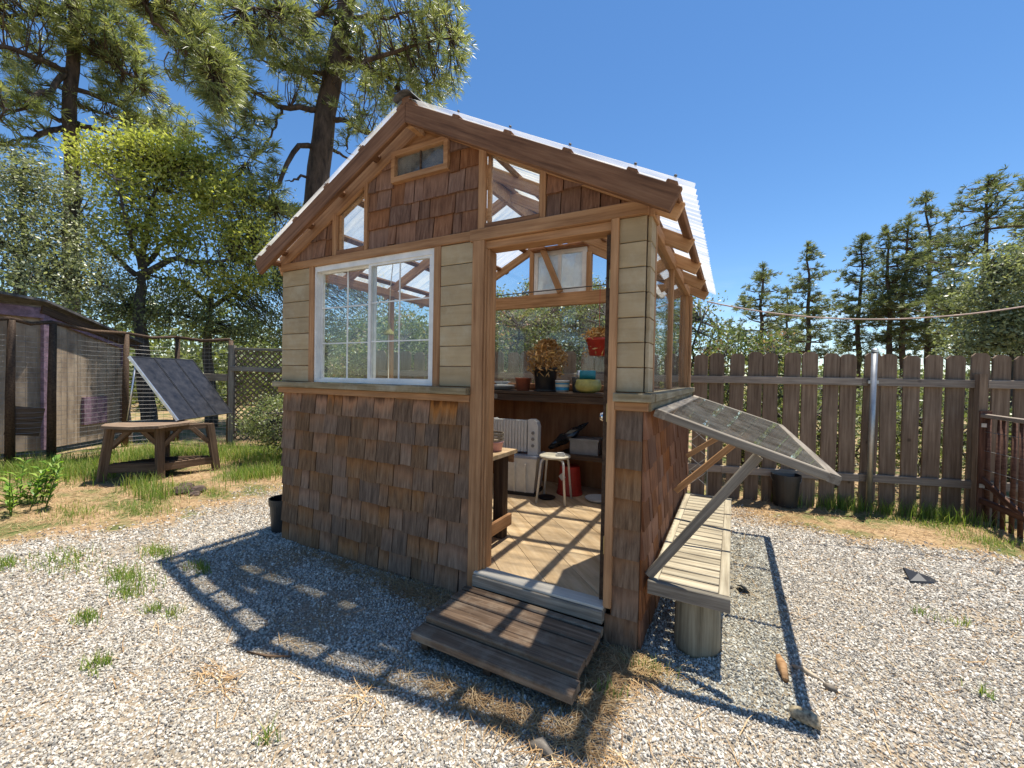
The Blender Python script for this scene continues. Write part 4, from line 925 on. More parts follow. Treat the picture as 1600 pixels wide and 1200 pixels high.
# ================================================================== SOLAR TABLE
def solar():
    a = Vector(G(158,752)); b = Vector(G(250,748)); c3 = Vector(G(338,734)); a.z = b.z = c3.z = 0
    ex = (b-a).normalized(); ey = (c3-b).normalized(); wd = (b-a).length; dp = (c3-b).length
    M0 = Matrix(((ex.x,ey.x,0,a.x),(ex.y,ey.y,0,a.y),(0,0,1,0),(0,0,0,1)))
    P = lambda x, y, z: M0 @ Vector((x, y, z))
    tb = thing('garden_table', tuple(a), 'dark wooden garden table with a slatted lower shelf carrying solar panels', 'table')
    for x, y in ((0.0,0.0),(wd,0.0),(0.0,dp),(wd,dp)):
        sx = 0.05 if x == 0 else -0.05; sy = 0.04 if y == 0 else -0.04
        beam('leg', P(x,y,0), P(x+sx,y+sy,0.68), 0.085, 0.085, MT['table'], tb, up=ey)
    beam('apron', P(0.06,0.04,0.655), P(wd-0.06,0.04,0.655), 0.03, 0.07, MT['table'], tb); beam('apron', P(0.06,dp-0.04,0.655), P(wd-0.06,dp-0.04,0.655), 0.03, 0.07, MT['table'], tb)
    beam('apron', P(0.05,0.06,0.655), P(0.05,dp-0.06,0.655), 0.03, 0.07, MT['table'], tb); beam('apron', P(wd-0.05,0.06,0.655), P(wd-0.05,dp-0.06,0.655), 0.03, 0.07, MT['table'], tb)
    for x, s in ((0.04,1),(wd-0.04,-1)):
        beam('brace', P(x,0.045,0.42), P(x+s*0.2,0.045,0.635), 0.035, 0.06, MT['table'], tb); beam('brace', P(x,0.06,0.42), P(x,0.26,0.635), 0.035, 0.06, MT['table'], tb); beam('brace', P(x,dp-0.06,0.42), P(x,dp-0.26,0.635), 0.035, 0.06, MT['table'], tb)
    o = 0.09; c = 0.20; pr = [(-o+c,-o),(wd+o-c,-o),(wd+o,-o+c),(wd+o,dp+o-c),(wd+o-c,dp+o),(-o+c,dp+o),(-o,dp+o-c),(-o,-o+c)]
    m = MB(); n = 8; m.add([(x,y,0.69) for x,y in pr]+[(x,y,0.725) for x,y in pr], [tuple(range(n-1,-1,-1)), tuple(range(n,2*n))]+[(i,(i+1)%n,(i+1)%n+n,i+n) for i in range(n)])
    m.build('table_top', MT['fence'], tb, M0)
    beam('shelf_rail', P(0.02,0.02,0.15), P(wd-0.02,0.02,0.15), 0.035, 0.10, MT['table'], tb); beam('shelf_rail', P(0.02,dp-0.02,0.15), P(wd-0.02,dp-0.02,0.15), 0.035, 0.10, MT['table'], tb)
    beam('shelf_rail', P(0.02,0.04,0.15), P(0.02,dp-0.04,0.15), 0.035, 0.10, MT['table'], tb); beam('shelf_rail', P(wd-0.02,0.04,0.15), P(wd-0.02,dp-0.04,0.15), 0.035, 0.10, MT['table'], tb)
    for k in range(8):
        y = 0.07+k*(dp-0.14)/7; beam('shelf_slat', P(0.04,y,0.208), P(wd-0.04,y,0.208), 0.085, 0.02, MT['dark'], tb)
    # panels: three leaves hinged together, leaning back; corners taken from the photograph
    BL = G(279,657,0.745); BR = G(363,645,0.745)
    u = (BR-BL); ul = u.length; u.normalize()
    d_ = ray(203,557); TL = CAM + d_*((BL-CAM).dot(u)/d_.dot(u)); v = (TL-BL); vl = v.length; v.normalize(); nn = u.cross(v)
    Mp = Matrix(((u.x,v.x,nn.x,BL.x),(u.y,v.y,nn.y,BL.y),(u.z,v.z,nn.z,BL.z),(0,0,0,1)))
    so = thing('solar_panel_set', tuple((BL+BR)/2), 'folding set of three dark solar panels leaning on the garden table', 'solar panel')
    wl = ul/3
    for k in range(3):
        x0, x1 = k*wl+0.004, (k+1)*wl-0.004
        pn = MB().box(x0+0.012,x1-0.012,0.012,vl-0.012,-0.006,0.004).build('panel', MT['cell'], so, Mp)
        fm = MB().box(x0,x0+0.012,0,vl,-0.014,0.010).box(x1-0.012,x1,0,vl,-0.014,0.010).box(x0+0.012,x1-0.012,0,0.012,-0.0138,0.0098).box(x0+0.012,x1-0.012,vl-0.012,vl,-0.0138,0.0098)
        fm.build('panel_frame', MT['blackmetal'], pn, Mp)
    MB().box(-0.022,-0.001,0,vl,-0.02,0.012).build('side_rail', MT['alu'], so, Mp)
    top = Mp @ Vector((0.0,vl*0.86,-0.02)); ft = Vector((top.x,top.y,0.735)) - Vector((nn.x,nn.y,0)).normalized()*0.10
    MB().tube([top, ft], 0.014, 8).build('prop_leg', MT['alu'], so, I4, True)
    top = Mp @ Vector((ul,vl*0.86,-0.02)); ft = Vector((top.x,top.y,0.735)) - Vector((nn.x,nn.y,0)).normalized()*0.10
    MB().tube([top, ft], 0.014, 8).build('prop_leg', MT['alu'], so, I4, True)
solar()

# ================================================================== CHICKEN COOP AND RUN
def coop():
    A = at(68,600,10.3); B = at(193,600,11.6); A.z = B.z = 0
    ex = (B-A).normalized(); ey = Vector((-ex.y,ex.x,0)); l = (B-A).length
    if ey.dot(A-CAM) < 0: ey = -ey
    co = thing('chicken_coop', tuple(A), 'weathered plywood chicken coop with lilac trim and sloping roof', 'coop')
    M0 = Matrix(((ex.x,ey.x,0,A.x),(ex.y,ey.y,0,A.y),(0,0,1,0),(0,0,0,1))); P = lambda x,y,z: M0 @ Vector((x,y,z))
    za, zb_ = 2.45, 2.05
    n = 8
    for k in range(n):
        x0, x1 = k*l/n+0.004, (k+1)*l/n-0.004
        z0, z1 = za+(zb_-za)*k/n, za+(zb_-za)*(k+1)/n
        m = MB(); prism(m, [(x0,0.1),(x1,0.1),(x1,z1),(x0,z0)], 0, 0.03); m.build('wall_board', MT['cooppl'], co, M0)
    # front wall turning away to the left
    for k in range(6):
        y0 = k*0.5; m = MB().box(0.0,0.03,-0.0,0.49,0.1,2.45); 
        m.build('wall_board', MT['cooppl'], co, M0 @ Matrix.Translation((-0.032-0*k,0.0,0)) @ Matrix.Rotation(R(58),4,'Z') @ Matrix.Translation((0,y0,0)))
    beam('corner_trim', P(-0.02,-0.04,0.1), P(-0.02,-0.04,2.42), 0.05, 0.10, MT['lilac'], co, up=ex)
    beam('corner_trim', P(l-0.03,-0.02,0.1), P(l-0.03,-0.02,2.02), 0.03, 0.09, MT['lilac'], co, up=ex)
    beam('fascia', P(-0.1,-0.06,za-0.06), P(l+0.3,-0.06,zb_-0.06-0.06), 0.03, 0.13, MT['dark'], co)
    beam('trim_strip', P(0,-0.04,za-0.18), P(l,-0.04,zb_-0.18), 0.02, 0.06, MT['lilac'], co)
    m = MB(); prism(m, [(-2.6,za+0.06),(-0.1,za+0.06),(l+0.35,zb_-0.06),(l+0.35,zb_-0.02),(-0.1,za+0.10),(-2.6,za+0.10)], -0.14, 2.2); m.build('roof', MT['roofing'], co, M0)
    q0 = P(-0.05,-0.05,2.33); q1 = q0 + (at(-60,470,10.0)-at(66,470,10.3))*1.0; q1.z = 2.33
    beam('front_board', q0, q1, 0.04, 0.17, MT['lilac'], co)
    dr = (q1-q0).normalized()
    for k in range(3): 
        c = q0+dr*(0.75+0.10*k)-Vector((0,0,0)); MB().box(-0.03,0.03,-0.045,0.045,-0.028,0.028).build('vent_hole', MT['blackpl'], co, Matrix.Translation(c) @ Matrix.Rotation(math.atan2(dr.y,dr.x),4,'Z') @ Matrix.Translation((0,0.0,0.0)))
    MB().box(l*0.42,l*0.72,-0.05,0.0,0.42,0.92).build('nest_hatch', MT['lilac'], co, M0)
    beam('leaning_plank', P(l*0.80,-0.35,0), P(l*0.92,-0.06,1.5), 0.03, 0.13, MT['cooppl'], co, up=ey)
    # --- run: posts, rails and wire netting in front
    ru = thing('wire_run', tuple(at(80,722,9.6)), 'wire netting chicken run with rough wooden posts and pole rails', 'animal run')
    pts = [at(-40,700,9.2), at(15,700,9.35), at(80,700,9.5), at(195,690,10.6), at(275,690,10.9), at(358,690,9.9)]
    for p in pts: p.z = 0
    hs_ = [2.15,2.12,2.12,2.1,2.1,2.05]
    for p, h in zip(pts, hs_):
        m = MB().tube([p, p+Vector((0.02,0,h*0.5)), p+Vector((0,0.02,h))], [0.055,0.05,0.042], 9); m.build('post', MT['dark'], ru, I4, True)
    for i in range(5):
        a, b = pts[i], pts[i+1]
        m = MB().tube([a+Vector((0,0,hs_[i]+0.02)), (a+b)/2+Vector((0,0,(hs_[i]+hs_[i+1])/2-0.03)), b+Vector((0,0,hs_[i+1]+0.02))], 0.030, 7); m.build('rail', MT['dark'], ru, I4, True)
        w_ = MB(); L_ = (b-a).length; dd = (b-a)/L_; nz = int(2.0/0.075)
        for k in range(nz): 
            z = 0.03+k*0.075; w_.tube([a+Vector((0,0,z)), (a+b)/2+Vector((0.02,0.02,z-0.012)), b+Vector((0,0,z))], 0.0022, 3, False)
        for k in range(int(L_/0.11)):
            p = a+dd*(0.11*k+0.05); w_.tube([p+Vector((0,0,0)), p+Vector((0,0,2.02))], 0.0018, 3, False)
        tag(w_.build('wire_netting', MT['wire'], ru), kind='stuff')
    beam('ledge_plank', pts[4]+Vector((0,0,1.32)), pts[5]+Vector((0,0,1.32)), 0.05, 0.14, MT['grey'], ru)
    c0 = pts[1].lerp(pts[2],0.15); c1 = pts[1].lerp(pts[2],0.95); beam('run_board', c0+Vector((0,-0.08,0.68)), c1+Vector((0,-0.08,0.62)), 0.03, 0.42, MT['table'], ru)
    # --- lattice panel
    la = thing('lattice_panel', tuple(at(400,690,9.6)), 'dark diagonal lattice panel fixed between grey posts beside the run', 'lattice')
    a = at(362,690,9.7); b = at(455,690,9.3); a.z = b.z = 0; dd = (b-a); L_ = dd.length; dd.normalize(); rz = math.atan2(dd.y,dd.x)
    Ml = Matrix.Translation(a) @ Matrix.Rotation(rz,4,'Z'); m = MB()
    for s in (1,-1):
        k = -2.0
        while k < L_+2.0:
            p = [(k,0.1),(k+0.035,0.1),(k+0.035+s*1.75,1.85),(k+s*1.75,1.85)]
            if s < 0: p = [p[0],p[1],p[2],p[3]]
            for c in ((1,0,0),(-1,0,L_)): p = clip(p, *c) if len(p) > 2 else p
            if len(p) > 2: prism(m, p, 0.0 if s > 0 else 0.009, 0.008 if s > 0 else 0.017)
            k += 0.11
    tag(m.build('lattice_slats', MT['fence'], la, Ml), kind='stuff')
    for p in (a, b): beam('post', p, p+Vector((0,0,1.95)), 0.1, 0.1, MT['grey'], la, up=dd)
    beam('shelf_board', a+Vector((0,0,1.50)), a+dd*0.9+Vector((0,0,1.48)), 0.16, 0.09, MT['grey'], la)
    beam('rail', a+Vector((0,0,1.88)), b+Vector((0,0,1.88)), 0.06, 0.05, MT['grey'], la)
coop()

# ================================================================== VEGETATION
def rand_dirs(n, up=0.0):
    d = NR.randn(n, 3); d[:,2] += up; return d/np.linalg.norm(d, axis=1, keepdims=True)
def leaf_quads(C, size, up=0.6, aspect=0.5):
    n = len(C); d = rand_dirs(n); nm = rand_dirs(n, up); e = np.cross(d, nm); e /= np.maximum(np.linalg.norm(e, axis=1, keepdims=True), 1e-6)
    s = (size*(0.6+0.8*NR.rand(n)))[:,None]
    V = np.stack([C-d*s*0.5, C+e*s*aspect*0.5, C+d*s*0.5, C-e*s*aspect*0.5], 1).reshape(-1,3)
    return V, np.arange(4*n).reshape(n,4)
def needle_tufts(C, D, L, wd, k):
    """k thin needles fanned about direction D at each centre"""
    n = len(C); Cc = np.repeat(C, k, 0); Dd = np.repeat(D, k, 0)
    d = Dd*0.75 + rand_dirs(n*k)*0.75; d /= np.linalg.norm(d, axis=1, keepdims=True)
    ll = (L*(0.7+0.5*NR.rand(n*k)))[:,None]; e = np.cross(d, rand_dirs(n*k)); e /= np.maximum(np.linalg.norm(e, axis=1, keepdims=True), 1e-6)
    tip = Cc+d*ll; tip[:,2] -= 0.12*ll[:,0]
    V = np.stack([Cc-e*wd*0.4, Cc+e*wd*0.4, Cc+d*ll*0.6+e*wd*0.5, tip], 1).reshape(-1,3)
    return V, np.arange(4*n*k).reshape(-1,4)
def polyline(pts, n=14, wig=0.0):
    P = np.array([list(p) for p in pts]); t = np.linspace(0, 1, len(P)); u = np.linspace(0, 1, n)
    Q = np.stack([np.interp(u, t, P[:,i]) for i in range(3)], -1)
    if wig: Q[1:-1] += NR.randn(n-2,3)*wig
    return Q
def twigs(m, samples, targets, r, sag=0.08, n=3):
    S_ = np.array(samples)
    dirs = []
    for c in targets:
        j = np.argmin(((S_-c)**2).sum(1) + 0.3*NR.rand(len(S_))*((S_-c)**2).sum(1).min())
        a = S_[j]; mid = (a+c)/2; mid = mid + NR.randn(3)*0.08*np.linalg.norm(c-a); mid[2] -= sag*np.linalg.norm(c-a)
        m.tube([a, mid, c], [r*1.6, r*1.1, r*0.5], n, False)
        dv = c-mid; dirs.append(dv/max(np.linalg.norm(dv), 1e-6))
    return np.array(dirs)
def ell(c, rx, ry, rz, n, shell=0.35):
    d = rand_dirs(n); rr = (shell+(1-shell)*NR.rand(n))**(1/2.2); return np.array(c)+d*rr[:,None]*np.array([rx, ry, rz])
def pine(name, label, trunk, tr_r, limbs, clusters, rng, mat='needle', L=0.24, wd=0.0125, k=20, group=None, dens=1.0):
    """trunk and limbs: photo-pixel polylines with range; clusters: (px,py,rpx,rpy,range,number)"""
    base = Vector(trunk[0]); t = thing(name, (base.x, base.y, 0), label, 'tree', group)
    tm = MB(); Q = polyline(trunk, 16, 0.02); tm.tube(Q, list(np.linspace(tr_r[0], tr_r[1], 16)), 12); tm.build('trunk', MT['bark'], t, I4, True)
    bm = MB(); samples = [q for q in Q[4:]]
    for pts, r in limbs:
        q = polyline(pts, 12, 0.03); bm.tube(q, list(np.linspace(r, r*0.25, 12)), 7); samples += list(q[3:])
    C = []; 
    for px, py, rx, ry, rg, n in clusters:
        n = n*dens; c = at(px, py, rg); s = (c-CAM).dot(_f)/FPX*1.1
        C.append(ell(c, rx*s, max(rx, ry)*s*0.9, ry*s, max(4, int(n*0.62))))
    C = np.concatenate(C); dirs = twigs(bm, samples, C, 0.012)
    bm.build('branches', MT['bark'], t, I4, True)
    C2 = np.concatenate([C, C-dirs*0.16+NR.randn(*C.shape)*0.05]); D2 = np.concatenate([dirs, dirs]); D2 = D2+np.array([0,0,0.25]); D2 /= np.linalg.norm(D2,axis=1,keepdims=True)
    V, Fq = needle_tufts(C2, D2, L, wd, k)
    tint = np.repeat(np.clip(0.5+0.28*NR.randn(len(C2)),0,1), k*4)
    np_mesh('needles', V, Fq, MT[mat], tint, t); return t
rp = 13.0
tk = [(at(478,700,rp)), at(482,420,rp), at(494,300,rp), at(506,200,rp), at(522,110,rp), at(540,20,rp), at(552,-120,rp), at(560,-330,rp)]
tk[0].z = -0.1
A_ = lambda *a: at(*a)
pine('pine_tree', 'tall pine with thick dark trunk rising behind the shed roof', tk, (0.36,0.17),
  [([A_(502,170,rp),A_(440,166,rp-.3),A_(375,130,rp-.9),A_(325,118,rp-1.4)],0.085), ([A_(490,230,rp),A_(462,233,rp-.3),A_(437,282,rp-.7),A_(425,297,rp-.8),A_(431,330,rp-.9)],0.08),
   ([A_(535,18,rp),A_(495,25,rp-.6),A_(440,8,rp-1),A_(380,15,rp-1.6)],0.09), ([A_(512,180,rp),A_(548,195,rp-.5),A_(585,212,rp-.9)],0.09), ([A_(503,222,rp),A_(530,240,rp+.6),A_(556,255,rp+1)],0.07),
   ([A_(525,95,rp),A_(570,100,rp-.5),A_(640,70,rp-1),A_(705,60,rp-1.3)],0.09), ([A_(540,30,rp),A_(600,25,rp+.4),A_(690,15,rp+.7)],0.08), ([A_(530,80,rp),A_(600,120,rp+.8),A_(680,130,rp+1.2)],0.08),
   ([A_(520,115,rp),A_(450,110,rp+.7),A_(390,90,rp+1.2)],0.07), ([A_(497,270,rp),A_(465,280,rp-.2),A_(445,283,rp-.4)],0.05), ([A_(478,335,rp),A_(450,322,rp-.4),A_(425,315,rp-.8)],0.05),
   ([A_(550,-90,rp),A_(620,-60,rp),A_(700,-20,rp)],0.08), ([A_(550,-100,rp),A_(470,-60,rp),A_(400,-30,rp)],0.08), ([A_(375,130,rp-.9),A_(400,190,rp-.9),A_(360,220,rp-1)],0.04), ([A_(440,166,rp-.3),A_(425,210,rp-.6),A_(385,255,rp-1)],0.04), ([A_(548,195,rp-.5),A_(540,225,rp-.6),A_(545,240,rp-.6)],0.04)],
  [(620,40,95,48,rp-.5,230),(680,85,58,55,rp-1,190),(640,125,68,38,rp+.6,150),(585,85,50,45,rp,100),(690,20,40,30,rp+.6,60),(450,65,60,40,rp-.8,130),(420,25,60,30,rp-.6,100),(360,40,50,40,rp-1.4,90),(470,100,50,28,rp+.5,70),
   (345,120,38,30,rp-1.3,60),(385,150,50,35,rp-.9,70),(365,205,40,45,rp-1,55),(400,250,40,35,rp-1,40),(400,305,55,22,rp-.9,75),(440,340,40,28,rp-.9,50),(480,140,25,25,rp,25),(560,215,32,25,rp-.9,26),(520,60,40,50,rp-.3,60),(600,180,50,22,rp+1,45),(555,150,40,40,rp-.8,45),
   (600,-70,120,60,rp,160),(440,-50,110,50,rp,120)], rp)
rq = 17.0
tk = [at(114,700,rq), at(113,400,rq), at(112,260,rq), at(110,170,rq), at(116,60,rq), at(118,-60,rq), at(120,-300,rq)]; tk[0].z = -0.1
pine('pine_tree', 'tall pine at the left behind the chicken coop', tk, (0.20,0.11),
  [([A_(110,115,rq),A_(60,90,rq-.5),A_(0,75,rq-.8),A_(-50,70,rq-1)],0.1), ([A_(106,112,rq),A_(80,140,rq-.6),A_(40,160,rq-1.2),A_(0,185,rq-1.4)],0.08), ([A_(104,195,rq),A_(60,170,rq+.4),A_(0,160,rq+.6)],0.07),
   ([A_(122,195,rq),A_(160,205,rq-.4),A_(200,218,rq-.6)],0.09), ([A_(103,200,rq),A_(50,215,rq-.4),A_(0,222,rq-.6)],0.08), ([A_(120,140,rq),A_(180,160,rq+.3),A_(250,210,rq+.5),A_(300,220,rq+.7)],0.07), ([A_(122,70,rq),A_(170,95,rq-.4),A_(220,130,rq-.8)],0.08),
   ([A_(120,160,rq),A_(160,180,rq+1),A_(200,190,rq+1.6)],0.06), ([A_(118,10,rq),A_(170,30,rq),A_(210,60,rq)],0.08), ([A_(116,10,rq),A_(50,20,rq),A_(0,30,rq)],0.08)],
  [(40,25,70,32,rq-.4,190),(120,15,60,38,rq-.8,170),(180,50,48,42,rq,150),(30,75,45,28,rq,60),(150,65,45,26,rq-.6,80),(205,110,42,34,rq-.4,110),(165,120,38,24,rq+.4,60),(30,125,40,25,rq-.6,55),(215,165,45,26,rq+.3,90),(260,190,42,28,rq+.4,100),(170,175,40,18,rq,50),
   (20,165,40,25,rq-1,55),(60,185,45,16,rq,40),(20,225,40,14,rq-.6,40),(285,215,22,12,rq+.6,35),(200,212,38,12,rq,40),(75,130,30,30,rq,30),(40,-50,90,40,rq,120),(180,-50,80,40,rq,110)], rq, wd=0.014, dens=0.8)
# long drooping pine bough hanging in from above (its tree stands out of frame)
rb = 9.5
tk = [at(90,-900,rb+1.5), at(170,-250,rb+.6), at(230,-60,rb+.2), at(265,15,rb), at(300,60,rb-.2), at(330,110,rb-.3)]
pb = pine('pine_bough', 'long drooping pine bough with dense needles hanging in from the top edge', tk, (0.16,0.03),
  [([A_(235,-40,rb),A_(228,15,rb),A_(250,45,rb),A_(290,75,rb-.3)],0.05), ([A_(262,10,rb),A_(285,40,rb+.2),A_(275,80,rb+.2),A_(258,108,rb+.3)],0.03), ([A_(230,-60,rb),A_(290,-20,rb),A_(320,40,rb)],0.04)],
  [(310,75,32,32,rb-.2,85),(340,120,32,38,rb-.2,110),(275,40,35,25,rb,50),(240,5,45,22,rb,60),(345,160,16,25,rb-.2,35),(300,10,30,25,rb,45),(290,110,25,20,rb,18),(200,-30,60,30,rb,60)], rb, L=0.22, wd=0.010, dens=0.7)

def broad(name, label, base, limbs, clusters, mat, leaf, per, clump=0.2, bark_='barkgrey', trunk_r=0.12, cat='tree', group=None, sag=-0.05, world=False, dens=1.0):
    t = thing(name, (base.x, base.y, 0), label, cat, group); bm = MB(); tm = MB(); samples = []
    for i, (pts, r) in enumerate(limbs):
        q = polyline(pts, 12, 0.025); (tm if i == 0 else bm).tube(q, list(np.linspace(r, r*0.3, 12)), 8); samples += list(q[2:])
    C = []
    for c in clusters:
        if world: cc, rx, rz_, n = c; C.append(ell(cc, rx, rx, rz_, int(n*dens)))
        else:
            px, py, rx, ry, rg, n = c; s = (at(px,py,rg)-CAM).dot(_f)/FPX*1.08; C.append(ell(at(px,py,rg), rx*s, max(rx,ry)*s*0.85, ry*s, int(n*dens)))
    C = np.concatenate(C); C = C[C[:,2] > 0.05]
    twigs(bm, samples, C, 0.009, sag)
    tm.build('trunk', MT[bark_], t, I4, True); bm.build('branches', MT[bark_], t, I4, True)
    P = np.repeat(C, per, 0) + NR.randn(len(C)*per, 3)*clump*np.array([1,1,0.75]); P = P[P[:,2] > 0.02]
    V, Fq = leaf_quads(P, leaf)
    ti = np.repeat(np.clip(np.repeat(0.5+0.24*NR.randn(len(C)), per)[:len(P)] + 0.12*NR.randn(len(P)), 0, 1), 4)
    np_mesh('crown', V, Fq, MT[mat], ti, t); return t
r1 = 12.5
b0 = at(235,690,r1); b0.z = -0.05
broad('young_oak', 'oak in bright yellow green new leaf spreading between the pines', b0,
  [([b0, A_(215,470,r1), A_(230,400,r1)],0.17), ([A_(225,420,r1),A_(233,340,r1),A_(245,290,r1),A_(247,262,r1)],0.06), ([A_(215,430,r1),A_(275,405,r1-.3),A_(330,410,r1-.6),A_(400,395,r1-.8)],0.08), ([A_(225,415,r1),A_(270,365,r1+.4),A_(320,330,r1+.7)],0.06), ([A_(213,430,r1),A_(160,380,r1+.3),A_(120,340,r1+.5)],0.06), ([A_(220,420,r1),A_(200,350,r1-.5),A_(180,280,r1-.8)],0.05)],
  [(215,235,55,20,r1,34),(270,245,50,24,r1,40),(320,275,45,28,r1-.4,42),(360,320,45,32,r1-.6,48),(390,375,40,34,r1-.7,48),(290,310,50,35,r1+.4,30),(240,300,50,40,r1-.3,26),(200,330,45,40,r1-.4,24),(170,270,40,26,r1,26),(320,370,50,30,r1,30),(180,370,40,35,r1,22),(260,370,40,25,r1,16),(150,240,30,20,r1+.3,14),(380,430,40,25,r1-.5,26),(300,430,50,25,r1-.4,20)], 'oak', 0.085, 34, 0.17, dens=1.7)
r2 = 11.8
b0 = at(40,700,r2+1.5); b0.z = -0.05
broad('live_oak', 'grey green live oak at the left edge above the coop', b0,
  [([b0, A_(30,480,r2+.6), A_(35,380,r2)],0.16), ([A_(35,400,r2),A_(35,330,r2),A_(30,270,r2)],0.06), ([A_(35,400,r2),A_(90,370,r2),A_(120,340,r2)],0.05), ([A_(35,420,r2),A_(-20,350,r2),A_(-40,300,r2)],0.05), ([A_(35,430,r2),A_(110,440,r2-.3),A_(170,450,r2-.3)],0.05)],
  [(20,275,45,26,r2,36),(70,290,45,28,r2,38),(110,330,35,35,r2,34),(20,335,50,35,r2,40),(70,370,50,30,r2-.4,40),(20,405,50,35,r2-.4,40),(90,420,45,28,r2-.6,36),(140,410,35,35,r2,34),(-40,330,40,60,r2,40),(40,445,60,20,r2-.6,30),(130,450,40,20,r2-.2,26)], 'live', 0.062, 42, 0.17)
r3 = 13.2
b0 = at(330,690,r3); b0.z = -0.05
broad('live_oak', 'darker live oak behind the chicken run left of the shed', b0,
  [([b0, A_(325,540,r3), A_(330,460,r3)],0.16), ([A_(330,480,r3),A_(290,440,r3),A_(230,430,r3)],0.06), ([A_(330,480,r3),A_(390,440,r3),A_(440,420,r3)],0.06), ([A_(328,500,r3),A_(260,490,r3-.3),A_(200,480,r3-.4)],0.05)],
  [(230,455,55,30,r3,56),(310,460,50,30,r3,52),(390,455,50,32,r3,56),(440,470,45,40,r3,50),(270,500,55,26,r3-.5,52),(350,505,50,28,r3-.5,52),(420,520,50,30,r3-.5,54),(200,490,40,25,r3-.3,36),(460,420,40,35,r3,36),(160,480,50,25,r3,30)], 'bush', 0.065, 42, 0.19)
b0 = at(480,690,14.5); b0.z = -0.05
broad('live_oak', 'dense dark live oak close behind the left shed wall', b0, [([b0, A_(470,560,14.5), A_(460,450,14.5)],0.18), ([A_(465,480,14.5),A_(420,400,14.5)],0.06), ([A_(465,480,14.5),A_(520,420,14.5)],0.06)],
  [(430,380,45,40,14.5,50),(480,430,60,50,14.5,70),(540,470,70,50,14.5,70),(600,500,70,45,14.5,60),(440,330,25,25,14.5,20),(480,520,70,45,14,70),(560,540,70,40,14,60)], 'live', 0.07, 42, 0.2)
# manzanita thicket behind the shed, seen through its windows
mg = 'manzanita shrubs behind the fence'
def shrub(name, label, x, y, h, rx, mat, n, per, leaf, stems=5, group=None, bark_='barkgrey', cat='shrub', clump=0.11, tr=0.03):
    b = Vector((x,y,-0.03)); lim = [([b, b+Vector((0.05,0,h*0.35)), b+Vector((-0.05,0.05,h*0.7))], tr)]
    for k in range(stems):
        a = k*6.28/stems+0.4; lim.append(([b+Vector((0,0,h*0.15)), b+Vector((rx*0.4*math.cos(a),rx*0.4*math.sin(a),h*0.45)), b+Vector((rx*0.75*math.cos(a),rx*0.75*math.sin(a),h*0.8))], tr*0.6))
    return broad(name, label, b, lim, [(np.array([x,y,h*0.60]), rx, h*0.42, n)], mat, leaf, per, clump, bark_, cat=cat, group=group, world=True)
for i, (x, y, h, rx, lab) in enumerate(((-2.3,6.0,3.3,1.25,'tall manzanita behind the left part of the back window'),(-0.55,5.6,3.0,1.0,'manzanita with dark forked trunk behind the right part of the back window'),(-4.3,5.2,3.2,1.3,'manzanita seen through the front sliding window'),(-5.6,3.9,2.6,1.0,'pinkish manzanita left of the shed corner'),(0.55,5.2,2.25,0.75,'rounded manzanita right of the shed above the fence'),(-3.4,7.5,4.0,1.6,'big manzanita farthest behind the shed'),(-4.75,3.35,2.5,0.85,'manzanita close behind the left rear corner of the shed'),(-3.3,4.6,2.9,1.0,'leafy manzanita just beyond the fence behind the shed'))):
    shrub('manzanita', lab, x, y, h, rx, 'manz', int(330*rx*rx), 40, 0.055, group=mg, tr=0.07)
shrub('rounded_bush', 'rounded green bush in the grass beside the lattice panel', -5.95, 1.95, 1.08, 0.62, 'bush', 190, 44, 0.036, clump=0.075)
for i, (x, y, h, rx, lab) in enumerate(((0.7,4.7,1.2,0.7,'low shrub behind the fence near the bucket'),(1.7,5.0,1.3,0.8,'low shrub behind the fence near the metal pole'),(2.7,5.2,1.3,0.8,'low shrub behind the fence near its right post'),(3.9,5.3,1.4,0.9,'low shrub behind the fence at the right edge'),(1.2,6.6,1.7,1.0,'second row shrub beyond the fence left of the pole'),(3.0,7.2,1.7,1.1,'second row shrub beyond the fence right of the pole'))):
    shrub('low_shrub', lab, x, y, h, rx, 'bush', 110, 34, 0.05, group='low shrubs behind the fence')
r5 = 9.5
b0 = at(1590,640,r5); b0.z = -0.05
broad('live_oak', 'grey green live oak over the fence at the right edge', b0, [([b0, A_(1590,540,r5), A_(1585,480,r5)],0.11), ([A_(1588,500,r5),A_(1550,460,r5),A_(1535,430,r5)],0.04), ([A_(1588,500,r5),A_(1640,450,r5)],0.04)],
  [(1560,470,40,40,r5,60),(1600,440,50,40,r5,60),(1550,520,40,35,r5,55),(1610,510,50,40,r5,60),(1570,410,35,22,r5,24),(1535,545,35,20,r5,26)], 'live', 0.055, 42, 0.13)
